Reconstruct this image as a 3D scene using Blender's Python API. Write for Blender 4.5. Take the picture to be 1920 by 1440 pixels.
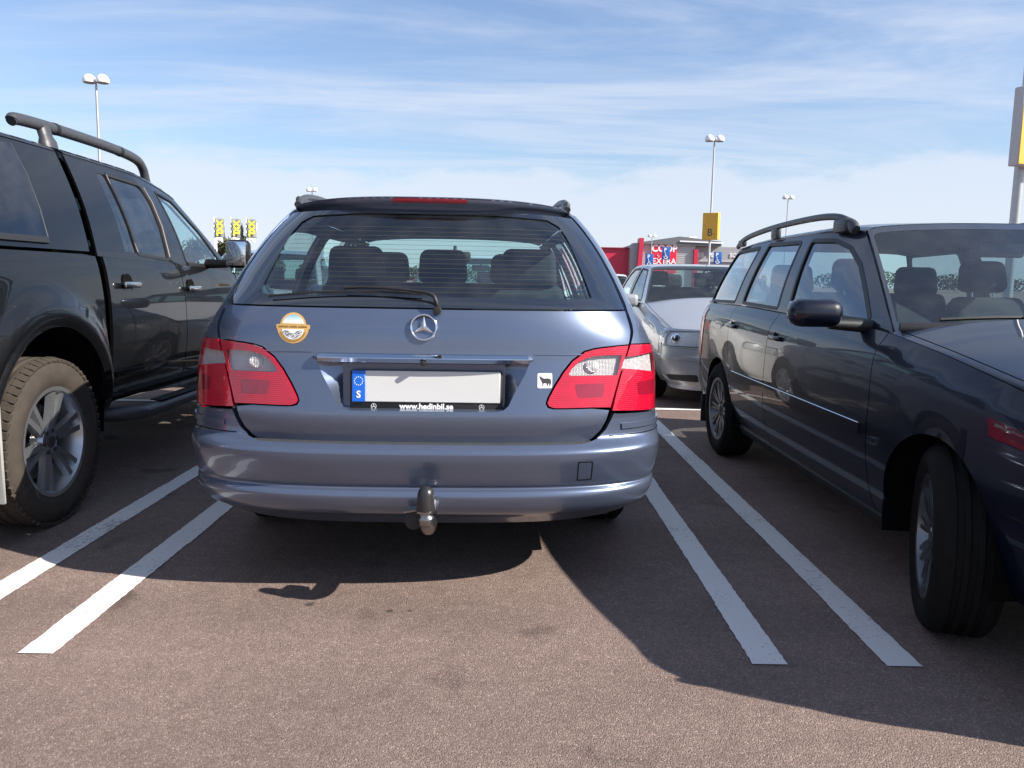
import bpy, bmesh, math, random
import numpy as np
from mathutils import Vector, Matrix, Euler
from mathutils.geometry import delaunay_2d_cdt
random.seed(7)
R_=math.radians
for o in list(bpy.data.objects): bpy.data.objects.remove(o)
scene=bpy.context.scene; COL=scene.collection

# ---------------------------------------------------------------- camera
cam=bpy.data.cameras.new('camera'); cam.sensor_width=36; cam.lens=1498/1920*36; cam.clip_end=3000; cam.clip_start=.05
camo=bpy.data.objects.new('camera',cam); COL.objects.link(camo); scene.camera=camo
camo.matrix_world=Matrix.Translation((0,0,1.15))@Matrix.Rotation(R_(-.317),4,'Z')@Matrix.Rotation(R_(82.663),4,'X')@Matrix.Rotation(R_(1.0),4,'Z')
# ---------------------------------------------------------------- sun and sky
SUN_EL,SUN_AZ=34.5,20.0            # azimuth: degrees behind the camera's right
sv=Vector((math.cos(R_(SUN_EL))*math.cos(R_(SUN_AZ)),-math.cos(R_(SUN_EL))*math.sin(R_(SUN_AZ)),math.sin(R_(SUN_EL))))
sl=bpy.data.lights.new('sun','SUN'); sl.energy=5.0; sl.angle=R_(.53); sl.color=(1,.94,.85)
so=bpy.data.objects.new('sun',sl); COL.objects.link(so); so.rotation_euler=sv.to_track_quat('Z','Y').to_euler()
scene.view_settings.view_transform='Standard'; scene.view_settings.look='None'; scene.view_settings.gamma=1
scene.view_settings.exposure=1.0; scene.view_settings.use_curve_mapping=False
w=bpy.data.worlds.new('World'); scene.world=w; w.use_nodes=True
nt=w.node_tree; nt.nodes.clear(); L=nt.links.new
def N(t,**k):
    n=nt.nodes.new(t)
    for a,b in k.items(): setattr(n,a,b)
    return n
def mth(op,a,b=None,c=None):
    n=N('ShaderNodeMath',operation=op)
    for i,v in enumerate((a,b,c)):
        if v is None: continue
        if isinstance(v,(int,float)): n.inputs[i].default_value=v
        else: L(v,n.inputs[i])
    return n.outputs[0]
out=N('ShaderNodeOutputWorld'); bg=N('ShaderNodeBackground'); L(bg.outputs[0],out.inputs[0]); bg.inputs[1].default_value=.073
sky=N('ShaderNodeTexSky',sky_type='NISHITA',sun_disc=False,sun_elevation=R_(SUN_EL),sun_rotation=math.atan2(sv.x,sv.y),air_density=1.25,dust_density=.15,ozone_density=4.0)
tc=N('ShaderNodeTexCoord'); sp=N('ShaderNodeSeparateXYZ'); L(tc.outputs['Generated'],sp.inputs[0])
zz=mth('MAXIMUM',sp.outputs[2],0.0); dz=mth('ADD',zz,.10)
cx=N('ShaderNodeCombineXYZ'); L(mth('DIVIDE',sp.outputs[0],dz),cx.inputs[0]); L(mth('DIVIDE',sp.outputs[1],dz),cx.inputs[1])
mp=N('ShaderNodeMapping'); mp.inputs['Rotation'].default_value=(0,0,R_(-14)); mp.inputs['Scale'].default_value=(.38,1.25,1); mp.inputs['Location'].default_value=(2.1,.4,0); L(cx.outputs[0],mp.inputs[0])
n1=N('ShaderNodeTexNoise'); n1.inputs['Scale'].default_value=1.1; n1.inputs['Detail'].default_value=9; n1.inputs['Roughness'].default_value=.62; n1.inputs['Distortion'].default_value=.9; L(mp.outputs[0],n1.inputs['Vector'])
r1=N('ShaderNodeMapRange',interpolation_type='SMOOTHSTEP'); r1.inputs[1].default_value=.36; r1.inputs[2].default_value=.74; r1.inputs[3].default_value=.06; r1.inputs[4].default_value=.72; L(n1.outputs[0],r1.inputs[0])
# bank of cloud low over the horizon, ragged upper edge
n2=N('ShaderNodeTexNoise'); n2.inputs['Scale'].default_value=7; n2.inputs['Detail'].default_value=7; n2.inputs['Roughness'].default_value=.6
mp2=N('ShaderNodeMapping'); mp2.inputs['Scale'].default_value=(1,1,3.2); L(tc.outputs['Generated'],mp2.inputs[0]); L(mp2.outputs[0],n2.inputs['Vector'])
edge=mth('SUBTRACT',mth('ADD',mth('MULTIPLY',n2.outputs[0],.12),.085),zz)
r2=N('ShaderNodeMapRange',interpolation_type='SMOOTHSTEP'); r2.inputs[1].default_value=-.008; r2.inputs[2].default_value=.028; r2.inputs[4].default_value=.80; L(edge,r2.inputs[0])
fac=mth('MAXIMUM',r1.outputs[0],r2.outputs[0])
mx=N('ShaderNodeMix',data_type='RGBA'); L(fac,mx.inputs[0]); tn=N('ShaderNodeMix',data_type='RGBA',blend_type='MULTIPLY'); tn.inputs[0].default_value=1; L(sky.outputs[0],tn.inputs[6]); tn.inputs[7].default_value=(1.03,1.02,1.13,1); L(tn.outputs[2],mx.inputs[6]); mx.inputs[7].default_value=(5.4,5.85,6.75,1); L(mx.outputs[2],bg.inputs[0])
scene.cycles.transparent_max_bounces=20; scene.cycles.max_bounces=10
scene.render.resolution_x=1024; scene.render.resolution_y=768

# ---------------------------------------------------------------- materials
MATS={}
def mat(name,color,rough=.5,metal=0.,coat=0.,bump=0.,bscale=200.,var=0.,vscale=8.,spec=.5,coatrough=.03,trans=0.,sub=0.,coords='Object'):
    if name in MATS: return MATS[name]
    m=bpy.data.materials.new(name); m.use_nodes=True; t=m.node_tree; b=t.nodes['Principled BSDF']
    b.inputs['Base Color'].default_value=(*color,1); b.inputs['Roughness'].default_value=rough; b.inputs['Metallic'].default_value=metal
    b.inputs['Coat Weight'].default_value=coat; b.inputs['Coat Roughness'].default_value=coatrough; b.inputs['Specular IOR Level'].default_value=spec
    b.inputs['Transmission Weight'].default_value=trans
    c=t.nodes.new('ShaderNodeTexCoord')
    n=t.nodes.new('ShaderNodeTexNoise'); n.inputs['Scale'].default_value=vscale; n.inputs['Detail'].default_value=6; t.links.new(c.outputs[coords],n.inputs['Vector'])
    r=t.nodes.new('ShaderNodeMapRange'); r.inputs[3].default_value=1-var; r.inputs[4].default_value=1+var; t.links.new(n.outputs[0],r.inputs[0])
    mu=t.nodes.new('ShaderNodeVectorMath'); mu.operation='SCALE'; mu.inputs[0].default_value=color; t.links.new(r.outputs[0],mu.inputs['Scale']); t.links.new(mu.outputs[0],b.inputs['Base Color'])
    if bump>0:
        n2=t.nodes.new('ShaderNodeTexNoise'); n2.inputs['Scale'].default_value=bscale; n2.inputs['Detail'].default_value=4; t.links.new(c.outputs[coords],n2.inputs['Vector'])
        bu=t.nodes.new('ShaderNodeBump'); bu.inputs['Strength'].default_value=bump; bu.inputs['Distance'].default_value=.01; t.links.new(n2.outputs[0],bu.inputs['Height']); t.links.new(bu.outputs[0],b.inputs['Normal'])
    MATS[name]=m; return m
def paint(name,color,metal=.5,rough=.34,dust=.12,coat=1.):
    """clear-coated car paint: metallic flake under lacquer with a thin uneven film of road dust"""
    if name in MATS: return MATS[name]
    m=bpy.data.materials.new(name); m.use_nodes=True; t=m.node_tree; b=t.nodes['Principled BSDF']; l=t.links.new
    b.inputs['Metallic'].default_value=metal; b.inputs['Specular IOR Level'].default_value=.2; b.inputs['Coat Weight'].default_value=coat
    c=t.nodes.new('ShaderNodeTexCoord'); n=t.nodes.new('ShaderNodeTexNoise'); n.inputs['Scale'].default_value=5; n.inputs['Detail'].default_value=9; n.inputs['Roughness'].default_value=.7; l(c.outputs['Object'],n.inputs['Vector'])
    r=t.nodes.new('ShaderNodeMapRange'); r.inputs[1].default_value=.35; r.inputs[2].default_value=.8; r.inputs[3].default_value=0; r.inputs[4].default_value=dust; l(n.outputs[0],r.inputs[0])
    mx=t.nodes.new('ShaderNodeMix'); mx.data_type='RGBA'; mx.inputs[6].default_value=(*color,1); mx.inputs[7].default_value=(.30,.26,.22,1); l(r.outputs[0],mx.inputs[0]); l(mx.outputs[2],b.inputs['Base Color'])
    r2=t.nodes.new('ShaderNodeMapRange'); r2.inputs[1].default_value=.3; r2.inputs[2].default_value=.8; r2.inputs[3].default_value=.015; r2.inputs[4].default_value=.015+dust*.35; l(n.outputs[0],r2.inputs[0]); l(r2.outputs[0],b.inputs['Coat Roughness'])
    b.inputs['Roughness'].default_value=rough
    v=t.nodes.new('ShaderNodeTexNoise'); v.inputs['Scale'].default_value=1400; l(c.outputs['Object'],v.inputs['Vector'])
    bu=t.nodes.new('ShaderNodeBump'); bu.inputs['Strength'].default_value=.06; bu.inputs['Distance'].default_value=.001; l(v.outputs[0],bu.inputs['Height']); l(bu.outputs[0],b.inputs['Normal'])
    MATS[name]=m; return m
def glass(name,tint,refl=1.0,ior=1.5,dirt=.03):
    if name in MATS: return MATS[name]
    m=bpy.data.materials.new(name); m.use_nodes=True; t=m.node_tree; t.nodes.clear(); l=t.links.new
    o=t.nodes.new('ShaderNodeOutputMaterial'); mx=t.nodes.new('ShaderNodeMixShader'); tr=t.nodes.new('ShaderNodeBsdfTransparent'); tr.inputs[0].default_value=(*tint,1)
    g=t.nodes.new('ShaderNodeBsdfGlossy'); g.inputs['Roughness'].default_value=.004; g.inputs[0].default_value=(.95,.97,1,1)
    f=t.nodes.new('ShaderNodeFresnel'); f.inputs[0].default_value=ior
    geo=t.nodes.new('ShaderNodeNewGeometry')
    # fresnel of a thin pane is the same from either side
    ml=t.nodes.new('ShaderNodeVectorMath'); ml.operation='DOT_PRODUCT'; l(geo.outputs['Incoming'],ml.inputs[0]); l(geo.outputs['Normal'],ml.inputs[1])
    ab=t.nodes.new('ShaderNodeMath'); ab.operation='ABSOLUTE'; l(ml.outputs['Value'],ab.inputs[0])
    om=t.nodes.new('ShaderNodeMath'); om.operation='SUBTRACT'; om.inputs[0].default_value=1; l(ab.outputs[0],om.inputs[1])
    pw=t.nodes.new('ShaderNodeMath'); pw.operation='POWER'; l(om.outputs[0],pw.inputs[0]); pw.inputs[1].default_value=4.2
    ma=t.nodes.new('ShaderNodeMath'); ma.operation='MULTIPLY_ADD'; l(pw.outputs[0],ma.inputs[0]); ma.inputs[1].default_value=.9*refl; ma.inputs[2].default_value=.075*refl
    ma.use_clamp=True
    l(ma.outputs[0],mx.inputs[0]); l(tr.outputs[0],mx.inputs[1]); l(g.outputs[0],mx.inputs[2])
    df=t.nodes.new('ShaderNodeBsdfDiffuse'); df.inputs[0].default_value=(.45,.43,.40,1)
    c=t.nodes.new('ShaderNodeTexCoord'); n=t.nodes.new('ShaderNodeTexNoise'); n.inputs['Scale'].default_value=9; n.inputs['Detail'].default_value=8; l(c.outputs['Object'],n.inputs['Vector'])
    r=t.nodes.new('ShaderNodeMapRange'); r.inputs[1].default_value=.4; r.inputs[2].default_value=.8; r.inputs[4].default_value=dirt; l(n.outputs[0],r.inputs[0])
    m2=t.nodes.new('ShaderNodeMixShader'); l(r.outputs[0],m2.inputs[0]); l(mx.outputs[0],m2.inputs[1]); l(df.outputs[0],m2.inputs[2]); l(m2.outputs[0],o.inputs[0])
    MATS[name]=m; return m

BLUE=paint('blue_grey_metallic_paint',(.122,.152,.226),metal=.66,rough=.31,dust=.06)
BLACKP=paint('black_paint',(.0012,.0014,.002),metal=.0,rough=.5,dust=.002,coat=.75)
NAVY=paint('navy_paint',(.0008,.0028,.0115),metal=.0,rough=.4,dust=.002,coat=.7)
SILVER=paint('silver_paint',(.42,.43,.45),metal=.5,rough=.36,dust=.10)
WHITEP=paint('white_paint',(.78,.78,.76),metal=0,rough=.4,dust=.05)
REDP=paint('red_paint',(.42,.015,.02),metal=.1,rough=.4,dust=.05)
CHROME=mat('chrome',(.75,.76,.78),rough=.06,metal=1)
STAR=mat('star_chrome',(.85,.85,.86),rough=.15,metal=1)
STEEL=mat('brushed_steel',(.30,.29,.28),rough=.28,metal=1,var=.15,vscale=40,bump=.1,bscale=300)
ALLOY=mat('alloy_rim',(.42,.43,.45),rough=.3,metal=.85,var=.12,vscale=30)
ALLOYD=mat('dark_alloy_rim',(.16,.17,.18),rough=.32,metal=.85,var=.12,vscale=30)
BLK=mat('black_plastic',(.012,.012,.013),rough=.5,var=.2,vscale=30,bump=.15,bscale=600)
GLOSSBLK=mat('gloss_black',(.006,.007,.009),rough=.04,coat=1.,spec=.8); GLOSSBLK.node_tree.nodes['Principled BSDF'].inputs['Coat IOR'].default_value=1.85
DARK=mat('dark_void',(.004,.004,.004),rough=.95,spec=.1,var=.3)
RUBBER=mat('tyre_rubber',(.011,.0105,.010),rough=.85,spec=.12,var=.3,vscale=25,bump=.25,bscale=250)
DUSTRUB=mat('dusty_tyre_rubber',(.048,.039,.032),rough=.85,spec=.25,var=.35,vscale=18,bump=.3,bscale=220)
CLOTHD=mat('dark_seat_cloth',(.022,.023,.026),rough=.85,var=.2,vscale=25,bump=.3,bscale=500)
CLOTHG=mat('grey_seat_cloth',(.045,.045,.046),rough=.85,var=.2,vscale=25,bump=.3,bscale=500)
CLOTHB=mat('beige_seat_leather',(.30,.27,.22),rough=.6,var=.15,vscale=20)
LINER=mat('dark_trim',(.020,.021,.024),rough=.8,var=.2)
LINERG=mat('grey_trim',(.16,.16,.16),rough=.85,var=.1)
GL=glass('car_glass',(.72,.88,.87))
GLR=glass('rear_glass',(.72,.88,.87),refl=1.5)
GLT=glass('tinted_glass',(.42,.52,.56),refl=1.3)
GLD=glass('dark_privacy_glass',(.035,.042,.05),refl=1.15)
GLC=glass('clear_lens',(.92,.93,.93))
MIRROR=mat('mirror_glass',(.80,.83,.85),rough=.02,metal=1)
GREYTUBE=mat('grey_rail_plastic',(.045,.047,.053),rough=.42,var=.15,vscale=40,bump=.1,bscale=500)
WHITE=mat('white_print',(.80,.80,.80),rough=.45,var=.03)
PLATE=mat('white_reflective_plate',(.56,.56,.55),rough=.42,var=.05,vscale=6)
EUBLUE=mat('plate_blue',(.008,.12,.58),rough=.4,var=.05)
GOLD=mat('gold_print',(.60,.36,.11),rough=.5,var=.1,vscale=60)
BROWNP=mat('brown_print',(.20,.10,.025),rough=.5)
DARKP=mat('dark_print',(.03,.028,.03),rough=.5)
AMBER=mat('amber_lens',(.75,.22,.02),rough=.1,coat=1)
def red_lens():
    m=mat('red_tail_lens',(.44,.005,.026),rough=.12,coat=1,var=.22,vscale=18)
    t=m.node_tree; b=t.nodes['Principled BSDF']; c=t.nodes['Texture Coordinate'] if 'Texture Coordinate' in t.nodes else t.nodes.new('ShaderNodeTexCoord')
    wv=t.nodes.new('ShaderNodeTexWave'); wv.bands_direction='Z'; wv.inputs['Scale'].default_value=45; t.links.new(c.outputs['Object'],wv.inputs['Vector'])
    bu=t.nodes.new('ShaderNodeBump'); bu.inputs['Strength'].default_value=.18; bu.inputs['Distance'].default_value=.003; t.links.new(wv.outputs[0],bu.inputs['Height']); t.links.new(bu.outputs[0],b.inputs['Normal'])
    b.inputs['Subsurface Weight'].default_value=.0; b.inputs['Subsurface Radius'].default_value=(.03,.002,.003); b.inputs['Subsurface Scale'].default_value=1
    return m
RED=red_lens()
REDD=mat('deep_red_lens',(.24,.006,.022),rough=.10,coat=1,var=.3,vscale=30)
def fluted():
    m=mat('fluted_reflector',(.90,.88,.87),rough=.22,metal=.25); t=m.node_tree; b=t.nodes['Principled BSDF']; c=t.nodes['Texture Coordinate']
    hs=[]
    for d,s in (('X',55),('Z',70)):
        wv=t.nodes.new('ShaderNodeTexWave'); wv.bands_direction=d; wv.inputs['Scale'].default_value=s; t.links.new(c.outputs['Object'],wv.inputs['Vector']); hs.append(wv)
    ad=t.nodes.new('ShaderNodeMath'); ad.operation='ADD'; t.links.new(hs[0].outputs[1],ad.inputs[0]); t.links.new(hs[1].outputs[1],ad.inputs[1])
    bu=t.nodes.new('ShaderNodeBump'); bu.inputs['Strength'].default_value=.8; bu.inputs['Distance'].default_value=.004; t.links.new(ad.outputs[0],bu.inputs['Height']); t.links.new(bu.outputs[0],b.inputs['Normal'])
    return m
FLUTE=fluted()

# ---------------------------------------------------------------- mesh helpers
def link(o,parent=None,mt=None,loc=None,rot=None):
    COL.objects.link(o)
    if parent: o.parent=parent
    if mt is not None and o.type=='MESH' and not o.data.materials: o.data.materials.append(mt)
    if loc is not None: o.location=loc
    if rot is not None: o.rotation_euler=rot
    return o
def mo(name,V,Fc,mt,parent=None,smooth=False,loc=None,rot=None):
    me=bpy.data.meshes.new(name); me.from_pydata([tuple(map(float,v)) for v in V],[],Fc); me.update()
    if smooth:
        me.polygons.foreach_set('use_smooth',[True]*len(me.polygons))
    return link(bpy.data.objects.new(name,me),parent,mt,loc,rot)
def bmo(name,bm,mt,parent=None,smooth=False,angle=None,loc=None,rot=None):
    me=bpy.data.meshes.new(name); bmesh.ops.recalc_face_normals(bm,faces=bm.faces); bm.to_mesh(me); bm.free()
    if smooth:
        me.polygons.foreach_set('use_smooth',[True]*len(me.polygons))
        if angle: me.set_sharp_from_angle(angle=R_(angle))
    return link(bpy.data.objects.new(name,me),parent,mt,loc,rot)
def empty(name,loc,rz=0,label=None,cat=None,group=None):
    o=bpy.data.objects.new(name,None); o.empty_display_size=.2; COL.objects.link(o); o.location=loc; o.rotation_euler=(0,0,rz)
    tag(o,label,cat,group); return o
def tag(o,label=None,cat=None,group=None,kind=None):
    if label: o['label']=label
    if cat: o['category']=cat
    if group: o['group']=group
    if kind: o['kind']=kind
    return o
def rbox(bm,c,s,bev=.01,seg=2,rot=None,taper=None):
    """rounded box added to a bmesh"""
    r=bmesh.ops.create_cube(bm,size=1); vs=r['verts']
    for v in vs:
        k=1
        if taper and v.co.z>0: k=taper
        v.co=Vector((v.co.x*s[0]*k,v.co.y*s[1]*k,v.co.z*s[2]))
    if bev>0:
        es=list({e for v in vs for e in v.link_edges})
        q=bmesh.ops.bevel(bm,geom=es,offset=min(bev,min(s)*.49),segments=seg,profile=.5,affect='EDGES')
        vs=list({v for f in q['faces'] for v in f.verts}|{v for v in vs if v.is_valid})
    M=Matrix.Translation(c)
    if rot: M=M@Euler(rot).to_matrix().to_4x4()
    bmesh.ops.transform(bm,matrix=M,verts=vs); return vs
def box(name,c,s,mt,parent=None,bev=.01,seg=2,rot=None,taper=None,smooth=True):
    bm=bmesh.new(); rbox(bm,(0,0,0),s,bev,seg,None,taper)
    return bmo(name,bm,mt,parent,smooth,40,loc=c,rot=rot)
def sweep(bm,pts,rad,seg=10,sx=1.,cap=True,up=None):
    pts=[Vector(p) for p in pts]; n=len(pts); rings=[]
    for i,p in enumerate(pts):
        t=(pts[min(i+1,n-1)]-pts[max(i-1,0)]).normalized()
        u=Vector(up) if up else (Vector((0,0,1)) if abs(t.z)<.95 else Vector((1,0,0)))
        a=t.cross(u).normalized(); b=a.cross(t).normalized(); r=rad[i] if isinstance(rad,(list,tuple)) else rad
        rings.append([bm.verts.new(p+a*(math.cos(k/seg*2*math.pi)*r*sx)+b*(math.sin(k/seg*2*math.pi)*r)) for k in range(seg)])
    for A,B in zip(rings,rings[1:]):
        for k in range(seg): bm.faces.new((A[k],A[(k+1)%seg],B[(k+1)%seg],B[k]))
    if cap: bm.faces.new(rings[0][::-1]); bm.faces.new(rings[-1])
def tube(name,pts,rad,mt,parent=None,seg=10,sx=1.,up=None):
    bm=bmesh.new(); sweep(bm,pts,rad,seg,sx,True,up); return bmo(name,bm,mt,parent,True,50)
def smoothpts(pts,k=6):
    """Catmull-Rom through the points"""
    P=[np.array(p,float) for p in pts]; P=[2*P[0]-P[1]]+P+[2*P[-1]-P[-2]]; o=[]
    for i in range(1,len(P)-2):
        for j in range(k):
            t=j/k; o.append(.5*((2*P[i])+(-P[i-1]+P[i+1])*t+(2*P[i-1]-5*P[i]+4*P[i+1]-P[i+2])*t*t+(-P[i-1]+3*P[i]-3*P[i+1]+P[i+2])*t**3))
    o.append(P[-2]); return o
def lathe(bm,prof,seg=32,axis='x',close=False):
    """prof: list of (radius, along axis)"""
    rings=[]
    for r,h in prof:
        rg=[]
        for k in range(seg):
            a=k/seg*2*math.pi; c,s=math.cos(a)*r,math.sin(a)*r
            rg.append(bm.verts.new((h,c,s) if axis=='x' else (c,s,h) if axis=='z' else (c,h,s)))
        rings.append(rg)
    for A,B in zip(rings,rings[1:]):
        for k in range(seg):
            bm.faces.new((A[k],A[(k+1)%seg],B[(k+1)%seg],B[k]))
    if close:
        for rg in (rings[0],rings[-1]): bm.faces.new(rg)
def turned(name,prof,mt,parent=None,seg=24,axis='z',loc=None,rot=None,angle=35,close=True):
    bm=bmesh.new(); lathe(bm,prof,seg,axis,close); return bmo(name,bm,mt,parent,True,angle,loc,rot)
def prism(name,poly,th,mt,parent=None,frame=None,loc=None,rot=None):
    """2-D outline in the local xz plane, given a thickness along +y"""
    n=len(poly); V=[(x,0,z) for x,z in poly]+[(x,th,z) for x,z in poly]
    F=[tuple(range(n)),tuple(range(2*n-1,n-1,-1))]+[(i,i+n,(i+1)%n+n,(i+1)%n) for i in range(n)]
    bm=bmesh.new(); vs=[bm.verts.new(v) for v in V]
    for f in F: bm.faces.new([vs[i] for i in f])
    return bmo(name,bm,mt,parent,False,None,loc,rot)
def text(name,s,size,mt,parent=None,loc=(0,0,0),rot=(math.pi/2,0,0),ext=.004,bold=0.,align='CENTER',sx=1.):
    cu=bpy.data.curves.new(name,'FONT'); cu.body=s; cu.size=size; cu.extrude=ext; cu.offset=bold; cu.align_x=align; cu.align_y='CENTER'; cu.resolution_u=3
    tmp=bpy.data.objects.new('tmp',cu); COL.objects.link(tmp); dg=bpy.context.evaluated_depsgraph_get(); me=bpy.data.meshes.new_from_object(tmp.evaluated_get(dg)); me.name=name
    bpy.data.objects.remove(tmp); bpy.data.curves.remove(cu)
    o=link(bpy.data.objects.new(name,me),parent,None,loc,rot); me.materials.clear(); me.materials.append(mt); o.scale=(sx,1,1); return o

# ---------------------------------------------------------------- smooth tables and the estate's rear body surface
def tab(*pts):
    xs=np.array([p[0] for p in pts],float);ys=np.array([p[1] for p in pts],float)
    h=np.diff(xs);d=np.diff(ys)/h;m=np.zeros(len(xs));m[0]=d[0];m[-1]=d[-1]
    for i in range(1,len(xs)-1):
        if d[i-1]*d[i]>0:
            w1=2*h[i]+h[i-1];w2=h[i]+2*h[i-1];m[i]=(w1+w2)/(w1/d[i-1]+w2/d[i])
    def f(x):
        x=np.clip(np.asarray(x,float),xs[0],xs[-1]);i=np.clip(np.searchsorted(xs,x)-1,0,len(h)-1)
        t=(x-xs[i])/h[i];t2=t*t;t3=t2*t
        return ys[i]*(2*t3-3*t2+1)+h[i]*m[i]*(t3-2*t2+t)+ys[i+1]*(3*t2-2*t3)+h[i]*m[i+1]*(t3-t2)
    return f
# estate rear: horizontal slices
def slice_surf(W,Y,R=.42,n=2.9):
    def S(a,z):
        a=np.asarray(a,float);z=np.asarray(z,float);s=np.sign(a);q=np.abs(a);w=W(z);y0=Y(z)
        p=np.minimum(q,1)*math.pi/2;sn=np.sin(p);cs=np.cos(p)
        r=(np.abs(sn)**n+np.abs(cs)**n)**(-1/n)
        x=w*r*sn;y=y0+R*(1-r*cs)+np.maximum(q-1,0)
        return np.stack([s*x,y,z+0*x],-1)
    S.W=W;S.Y=Y;S.R=R;S.n=n
    def ax(x,z):
        s=1 if x>=0 else -1;u=min(abs(x)/float(W(z)),.99999)
        return s*math.atan2(u,(1-u**n)**(1/n))/(math.pi/2)
    def ay(y,z,s=1):
        d=y-float(Y(z))
        if d>=R:return s*(1+d-R)
        c=1-d/R;u=(1-c**n)**(1/n);return s*math.atan2(u,c)/(math.pi/2)
    S.ax=ax;S.ay=ay
    return S
W_body=tab((.22,.80),(.34,.85),(.50,.876),(.60,.886),(.68,.884),(.80,.884),(.90,.873),(.97,.846),(1.045,.803),(1.18,.746),(1.32,.674),(1.42,.60),(1.47,.55))
Y_gate=tab((.55,.075),(.60,.062),(.655,.048),(.67,.047),(.70,.052),(.80,.070),(.88,.083),(.95,.088),(1.0,.097),(1.06,.118),(1.15,.185),(1.25,.262),(1.35,.345),(1.42,.41))
W_bump=tab((.26,.79),(.30,.835),(.36,.872),(.424,.886),(.50,.895),(.58,.899),(.66,.892))
Y_bump=tab((.26,.16),(.30,.10),(.33,.050),(.365,.028),(.395,.020),(.412,.028),(.424,.045),(.432,.040),(.48,.020),(.535,.004),(.55,.003),(.565,.012),(.58,.035),(.60,.055),(.66,.06))
PF=tab((3.3,1.0),(3.9,.985),(4.4,.90),(4.85,.74))
def SIDE(y,z):
    y=np.asarray(y,float);z=np.asarray(z,float);c=1-np.clip((y-Y_gate(z))/.42,0,1);u=np.maximum(1-c**2.9,1e-9)**(1/2.9)
    return np.stack([W_body(z)*u*PF(y),y,z+0*y],-1)
def side_y(x,z):
    u=min(abs(x)/float(W_body(z)),.9999);return float(Y_gate(z))+.42*(1-(1-u**2.9)**(1/2.9))
GATE=slice_surf(W_body,Y_gate)
BUMP=slice_surf(W_bump,Y_bump)
# ---------------------------------------------------------------- panels cut from a curved body surface
def inpoly(P,poly):
    x,y=P[:,0],P[:,1]; c=np.zeros(len(P),bool); n=len(poly); j=n-1
    for i in range(n):
        xi,yi=poly[i]; xj,yj=poly[j]
        m=((yi>y)!=(yj>y)); 
        with np.errstate(divide='ignore',invalid='ignore'): xx=(xj-xi)*(y-yi)/((yj-yi) if yj!=yi else 1e-12)+xi
        c^=m&(x<xx); j=i
    return c
def dens(poly,st):
    o=[]; n=len(poly)
    for i in range(n):
        a,b=np.array(poly[i],float),np.array(poly[(i+1)%n],float); d=(b-a)/np.array(st); k=max(1,int(math.ceil(math.hypot(*d))))
        for j in range(k): o.append(tuple(a+(b-a)*j/k))
    return o
def inset(poly,d):
    """move a closed outline inwards by d (outwards if negative)"""
    n=len(poly); A=sum(poly[i][0]*poly[(i+1)%n][1]-poly[(i+1)%n][0]*poly[i][1] for i in range(n)); s=1 if A>0 else -1; o=[]
    for i in range(n):
        p,q,r=np.array(poly[i-1],float),np.array(poly[i],float),np.array(poly[(i+1)%n],float)
        a=(q-p)/(np.linalg.norm(q-p)+1e-12); b=(r-q)/(np.linalg.norm(r-q)+1e-12); na=np.array((-a[1],a[0]))*s; nb=np.array((-b[1],b[0]))*s
        m=na+nb; m/=max(np.linalg.norm(m),1e-9); k=d/max(float(m@na),.5); o.append(tuple(q+m*k))
    return o
def rnd(poly,r,k=4):
    """round the corners of an outline with radius r (or one radius per corner)"""
    n=len(poly); o=[]
    for i in range(n):
        p,q,s=np.array(poly[i-1],float),np.array(poly[i],float),np.array(poly[(i+1)%n],float); rr=r[i] if isinstance(r,(list,tuple)) else r
        la,lb=np.linalg.norm(p-q),np.linalg.norm(s-q)
        if rr<=0: o.append(tuple(q)); continue
        rr=min(rr,la*.45,lb*.45); a=q+(p-q)/la*rr; b=q+(s-q)/lb*rr
        for j in range(k+1):
            t=j/k; o.append(tuple((1-t)**2*a+2*t*(1-t)*q+t*t*b))
    return o
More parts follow.
